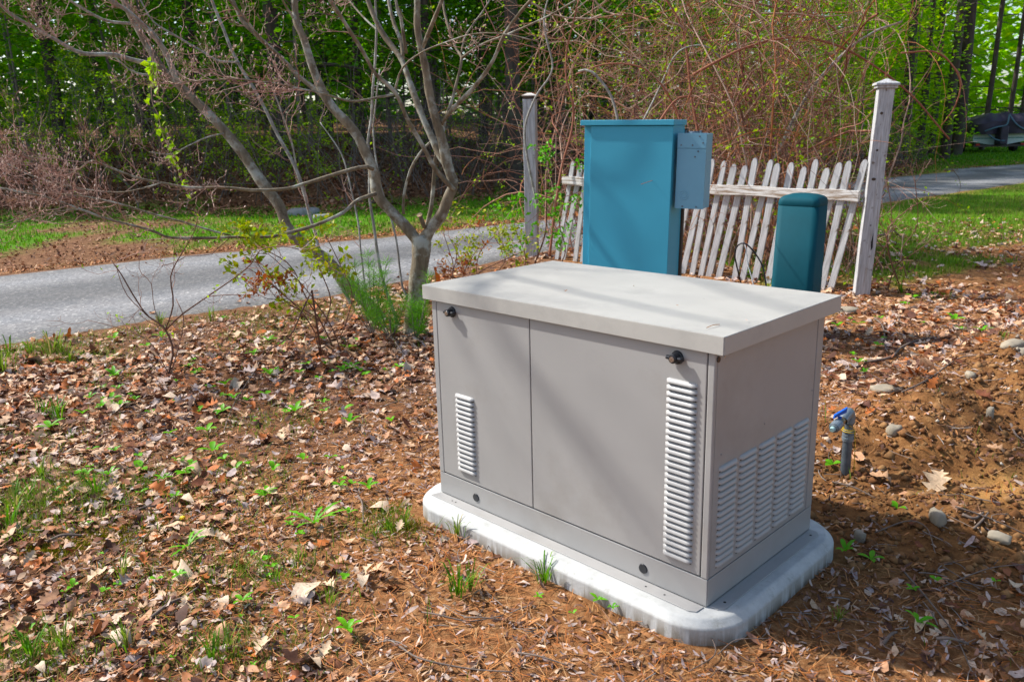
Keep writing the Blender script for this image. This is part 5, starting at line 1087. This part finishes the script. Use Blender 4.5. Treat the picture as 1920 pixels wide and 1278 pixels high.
for px, py, s_, lab in big_: place('leafy_sprout', wm[rng.integers(4)], px, py, s_, lab, 'weed')
small = [(170,740),(200,735),(240,745),(300,640),(270,660),(215,680),(140,700),(320,760),(280,780),(235,770),(190,770),(350,690),(370,700),(415,600),(450,615),(500,640),(540,655),(580,690),(560,705),(600,720),(640,700),(690,690),(720,700),(750,700),(505,705),(500,745),(470,760),(430,720),(390,735),(300,905),(210,905),(160,900),(100,930),(330,935),(440,880),(370,770),(500,930),(490,940),(655,968),(545,995),(560,1010),(500,1060),(480,1050),(330,1090),(290,1100),(130,1090),(200,1120),(60,1180),(500,1090),(700,920),(640,920),
         (1590,600),(1610,605),(1575,615),(1650,600),(1720,560),(1745,560),(1765,560),(1700,575),(1735,610),(1790,610),(1800,625),(1845,625),(1640,650),(1600,670),(1605,690),(1625,700),(1660,640),(1560,880),(1590,1050),(1640,1060),(1700,1110),(1750,1100),(1865,1100),(1120,1130),(1010,1130),(1075,1165),(1100,1070),(1145,1155)]
small += [(rng.uniform(150, 700), rng.uniform(640, 930)) for _ in range(50)] + [(rng.uniform(20, 700), rng.uniform(950, 1260)) for _ in range(12)]
for px, py in small: place('leafy_sprout', wm[rng.integers(5)], px+rng.normal(0, 5), py+rng.normal(0, 4), rng.uniform(.55, 1.35)*float(np.interp(py, [600, 900, 1250], [1.25, .9, .5])), 'small fresh green sprout growing ' + where(px, py), 'weed', 'small green sprouts ' + where(px, py))
for px, py, s_ in [(20,665,1.7),(60,665,1.4),(100,670,1.9),(115,665,1.6),(130,680,1.4),(5,700,1.6),(395,605,1.2),(300,610,1.0),(85,780,1.4),(110,790,1.2),(30,960,1.3),(60,940,1.2),(15,990,1.4),(80,900,1.1),(730,1000,.6),(760,990,.7),(705,1012,.5),(860,1120,1),(880,1110,.8),(858,1008,.8),(1020,1095,.9),(620,1140,.8),(230,1090,.9),(120,1225,1),(60,1240,.9),(400,1240,1),(430,1225,.8),(520,1100,.7),(560,1060,.7),(240,1220,.8),(180,930,.9),(1570,1170,.5),(1690,550,1),(1820,470,1.2),(1860,430,1.1),(1880,640,.7)]:
    place('grass_tuft', tm[rng.integers(4)], px, py, s_, 'small tuft of green grass growing ' + where(px, py), 'grass tuft', 'grass tufts ' + where(px, py))
V, F = leafy_mesh(8, .15, .016, .55, True); dd = place('dandelion_plant', mk('dandelion_plant', V, F, M['weed'], link=False), 590, 992, 1.0, 'jagged leaved dandelion rosette left of the concrete pad', 'weed')
V, F = leafy_mesh(6, .10, .013, .5, True); place('dandelion_plant', mk('dandelion_plant', V, F, M['weed'], link=False), 355, 1035, 1.0, 'jagged leaved green weed by the yellow flower at left', 'weed')
g = gz_(340, 988); fl = empty('yellow_flower', tuple(g)); tag(fl, 'single yellow dandelion flower in the lower left litter', 'flower'); q = MB(); q.cyl((0,0,-.01), (.01,0,.035), .0015, .0012, 6); q.build('stalk', M['weed'], fl); q = MB(); q.loft([[(.01+r_*math.cos(a)*(1 if i % 2 else .75), r_*math.sin(a)*(1 if i % 2 else .75), z_) for i, a in enumerate(np.linspace(0, 2*PI, 21)[:-1])] for r_, z_ in ((.004,.034),(.013,.040),(.009,.046),(.003,.048))]); q.build('flower_head', M['dand'], fl)

# ------------------------------------------------------------------ fallen sticks
sticks = [([(870,1165),(905,1172),(940,1170)], 4, 'thin twig lying on the needle patch before the pad'), ([(790,1155),(820,1166),(880,1172),(943,1168)], 4, 'long thin stick lying left of the needle patch'), ([(750,1220),(790,1250),(880,1262),(960,1275)], 5, 'dark stick at the bottom edge left of centre'),
          ([(970,1232),(1010,1245),(1065,1256)], 5, 'short grey stick below the middle of the pad'), ([(285,1165),(320,1145),(350,1125),(385,1105)], 8, 'rust red bark stick in the lower left litter'), ([(145,1165),(190,1162),(245,1148)], 6, 'weathered grey stick piece at lower left'),
          ([(90,1022),(120,1015),(155,1010)], 7, 'dark red stick near the left edge below the grass'), ([(240,972),(270,963),(300,953)], 5, 'grey stick beside the moss at left'), ([(1620,683),(1668,678),(1690,655),(1720,645),(1755,636)], 6, 'curved grey stick lying right of the generator top'),
          ([(1640,600),(1655,620),(1660,660)], 4, 'short forked grey twig right of the lid corner'), ([(1690,745),(1740,720),(1800,675),(1860,668)], 3.5, 'long thin root arching over the soil mound'), ([(1895,800),(1905,820),(1925,835)], 6, 'grey stick at the right edge of the soil mound'),
          ([(1800,1000),(1825,985),(1843,968)], 7, 'thick grey stick by the bare tan soil'), ([(1825,1002),(1840,990),(1852,968)], 6, 'shorter stick crossed beside the thick grey one'), ([(1695,1080),(1740,1140),(1790,1200),(1820,1275)], 4.5, 'long dark thin stick crossing the lower right corner'),
          ([(1640,1005),(1700,990),(1735,1010),(1752,1050)], 3, 'curved twig right of the concrete pad'), ([(1655,1215),(1668,1205),(1680,1193)], 9, 'short stubby grey stick at lower right'), ([(1755,1205),(1780,1212),(1815,1215)], 8, 'stubby grey stick beside the dark thin stick'),
          ([(1310,1180),(1330,1205),(1340,1235),(1290,1275)], 3.5, 'thin reddish twig under the front corner of the pad'), ([(1345,1235),(1380,1215),(1440,1205)], 3, 'fine twig along the front corner of the pad'), ([(925,985),(928,1000),(920,1020),(912,1045)], 3.5, 'thin twig left of the front edge of the pad'),
          ([(495,660),(480,700),(440,760),(420,820)], 3, 'long pale stalk lying in the left litter'), ([(520,705),(570,680),(640,640),(700,640)], 3, 'long dark stalk below the shrubs'), ([(720,620),(750,660),(770,700)], 5, 'pale cut branch leaning at the foot of the trees'),
          ([(672,935),(680,955),(682,985)], 4.5, 'grey stick near the dandelion rosette'), ([(1560,910),(1600,925),(1640,940)], 4, 'root lying in the dug soil below the pipe'), ([(1790,960),(1850,990),(1920,1010)], 4, 'thin dark root along the bare tan soil'), ([(1760,1110),(1850,1080),(1920,1065)], 3, 'fine straight twig at right below the bare soil')]
for pts, wd, lab in sticks:
    p = [gz_(a, b_, .016+.012*(i % 2)) for i, (a, b_) in enumerate(pts)]; c = spline(p, 16); r = np.linspace(1, .6, 16)*wd*.5/FPX*c[:, 1]; V, F = tubes(c[None], r[None], 6); n_ = 16
    tag(mk('fallen_stick', V, [F, np.arange(6)[None, ::-1], (15*6+np.arange(6))[None]], M['stick'], smooth=True), lab, 'stick')
N = 1500; x, y = scatter(N*3, (-4, 4), (1.6, 6.5), lambda x, y: .5*(padd(x, y) > .03)*(side(NEAR, x, y) < -.1)*infov(x, y)); N = len(x); a = rng.random(N)*6.28; L = rng.uniform(.03, .14, N); c0_ = np.stack([x, y, T(x, y)+.014], 1); s_ = np.linspace(-.5, .5, 5)
dr = np.stack([np.cos(a), np.sin(a), rng.normal(0, .08, N)], 1); pr = np.stack([-np.sin(a), np.cos(a), np.zeros(N)], 1); cv = c0_[:, None]+dr[:, None]*(L[:, None]*s_)[..., None]+pr[:, None]*((rng.normal(0, .5, N)*L)[:, None]*s_**2)[..., None]
V, F = tubes(cv, rng.uniform(.0008, .0022, (N, 1))*np.ones((1, 5)), 4); tag(mk('small_twigs', V, F, M['stick']), 'many tiny broken twigs strewn over the ground', kind='stuff')
# specks fallen on the lid
q = []
for px, py, s_ in ((1188, 536, .006), (1060, 545, .003), (1270, 572, .003), (1110, 520, .003), (1400, 600, .003), (1045, 505, .003), (1320, 560, .003)):
    g = G(px, py, .075+H_+.006); q.append(g)
lumps_x = np.array([g[0] for g in q]); V, F = litter(np.array(q), .010, SHR, .4, .2); tag(mk('debris_specks', V, F, M['litter2']), 'tiny leaf specks lying on the beige lid', kind='stuff')
g0, g1 = G(1325, 614, .075+H_+.003), G(1349, 608, .075+H_+.003); V, F = tubes(spline([g0, (g0+g1)/2+np.array([0,0,.003]), g1], 8)[None], np.full((1, 8), .0011), 5); tag(mk('pine_needle', V, F, M['needle']), 'single rusty pine needle lying on the lid near its front right corner', 'pine needle')
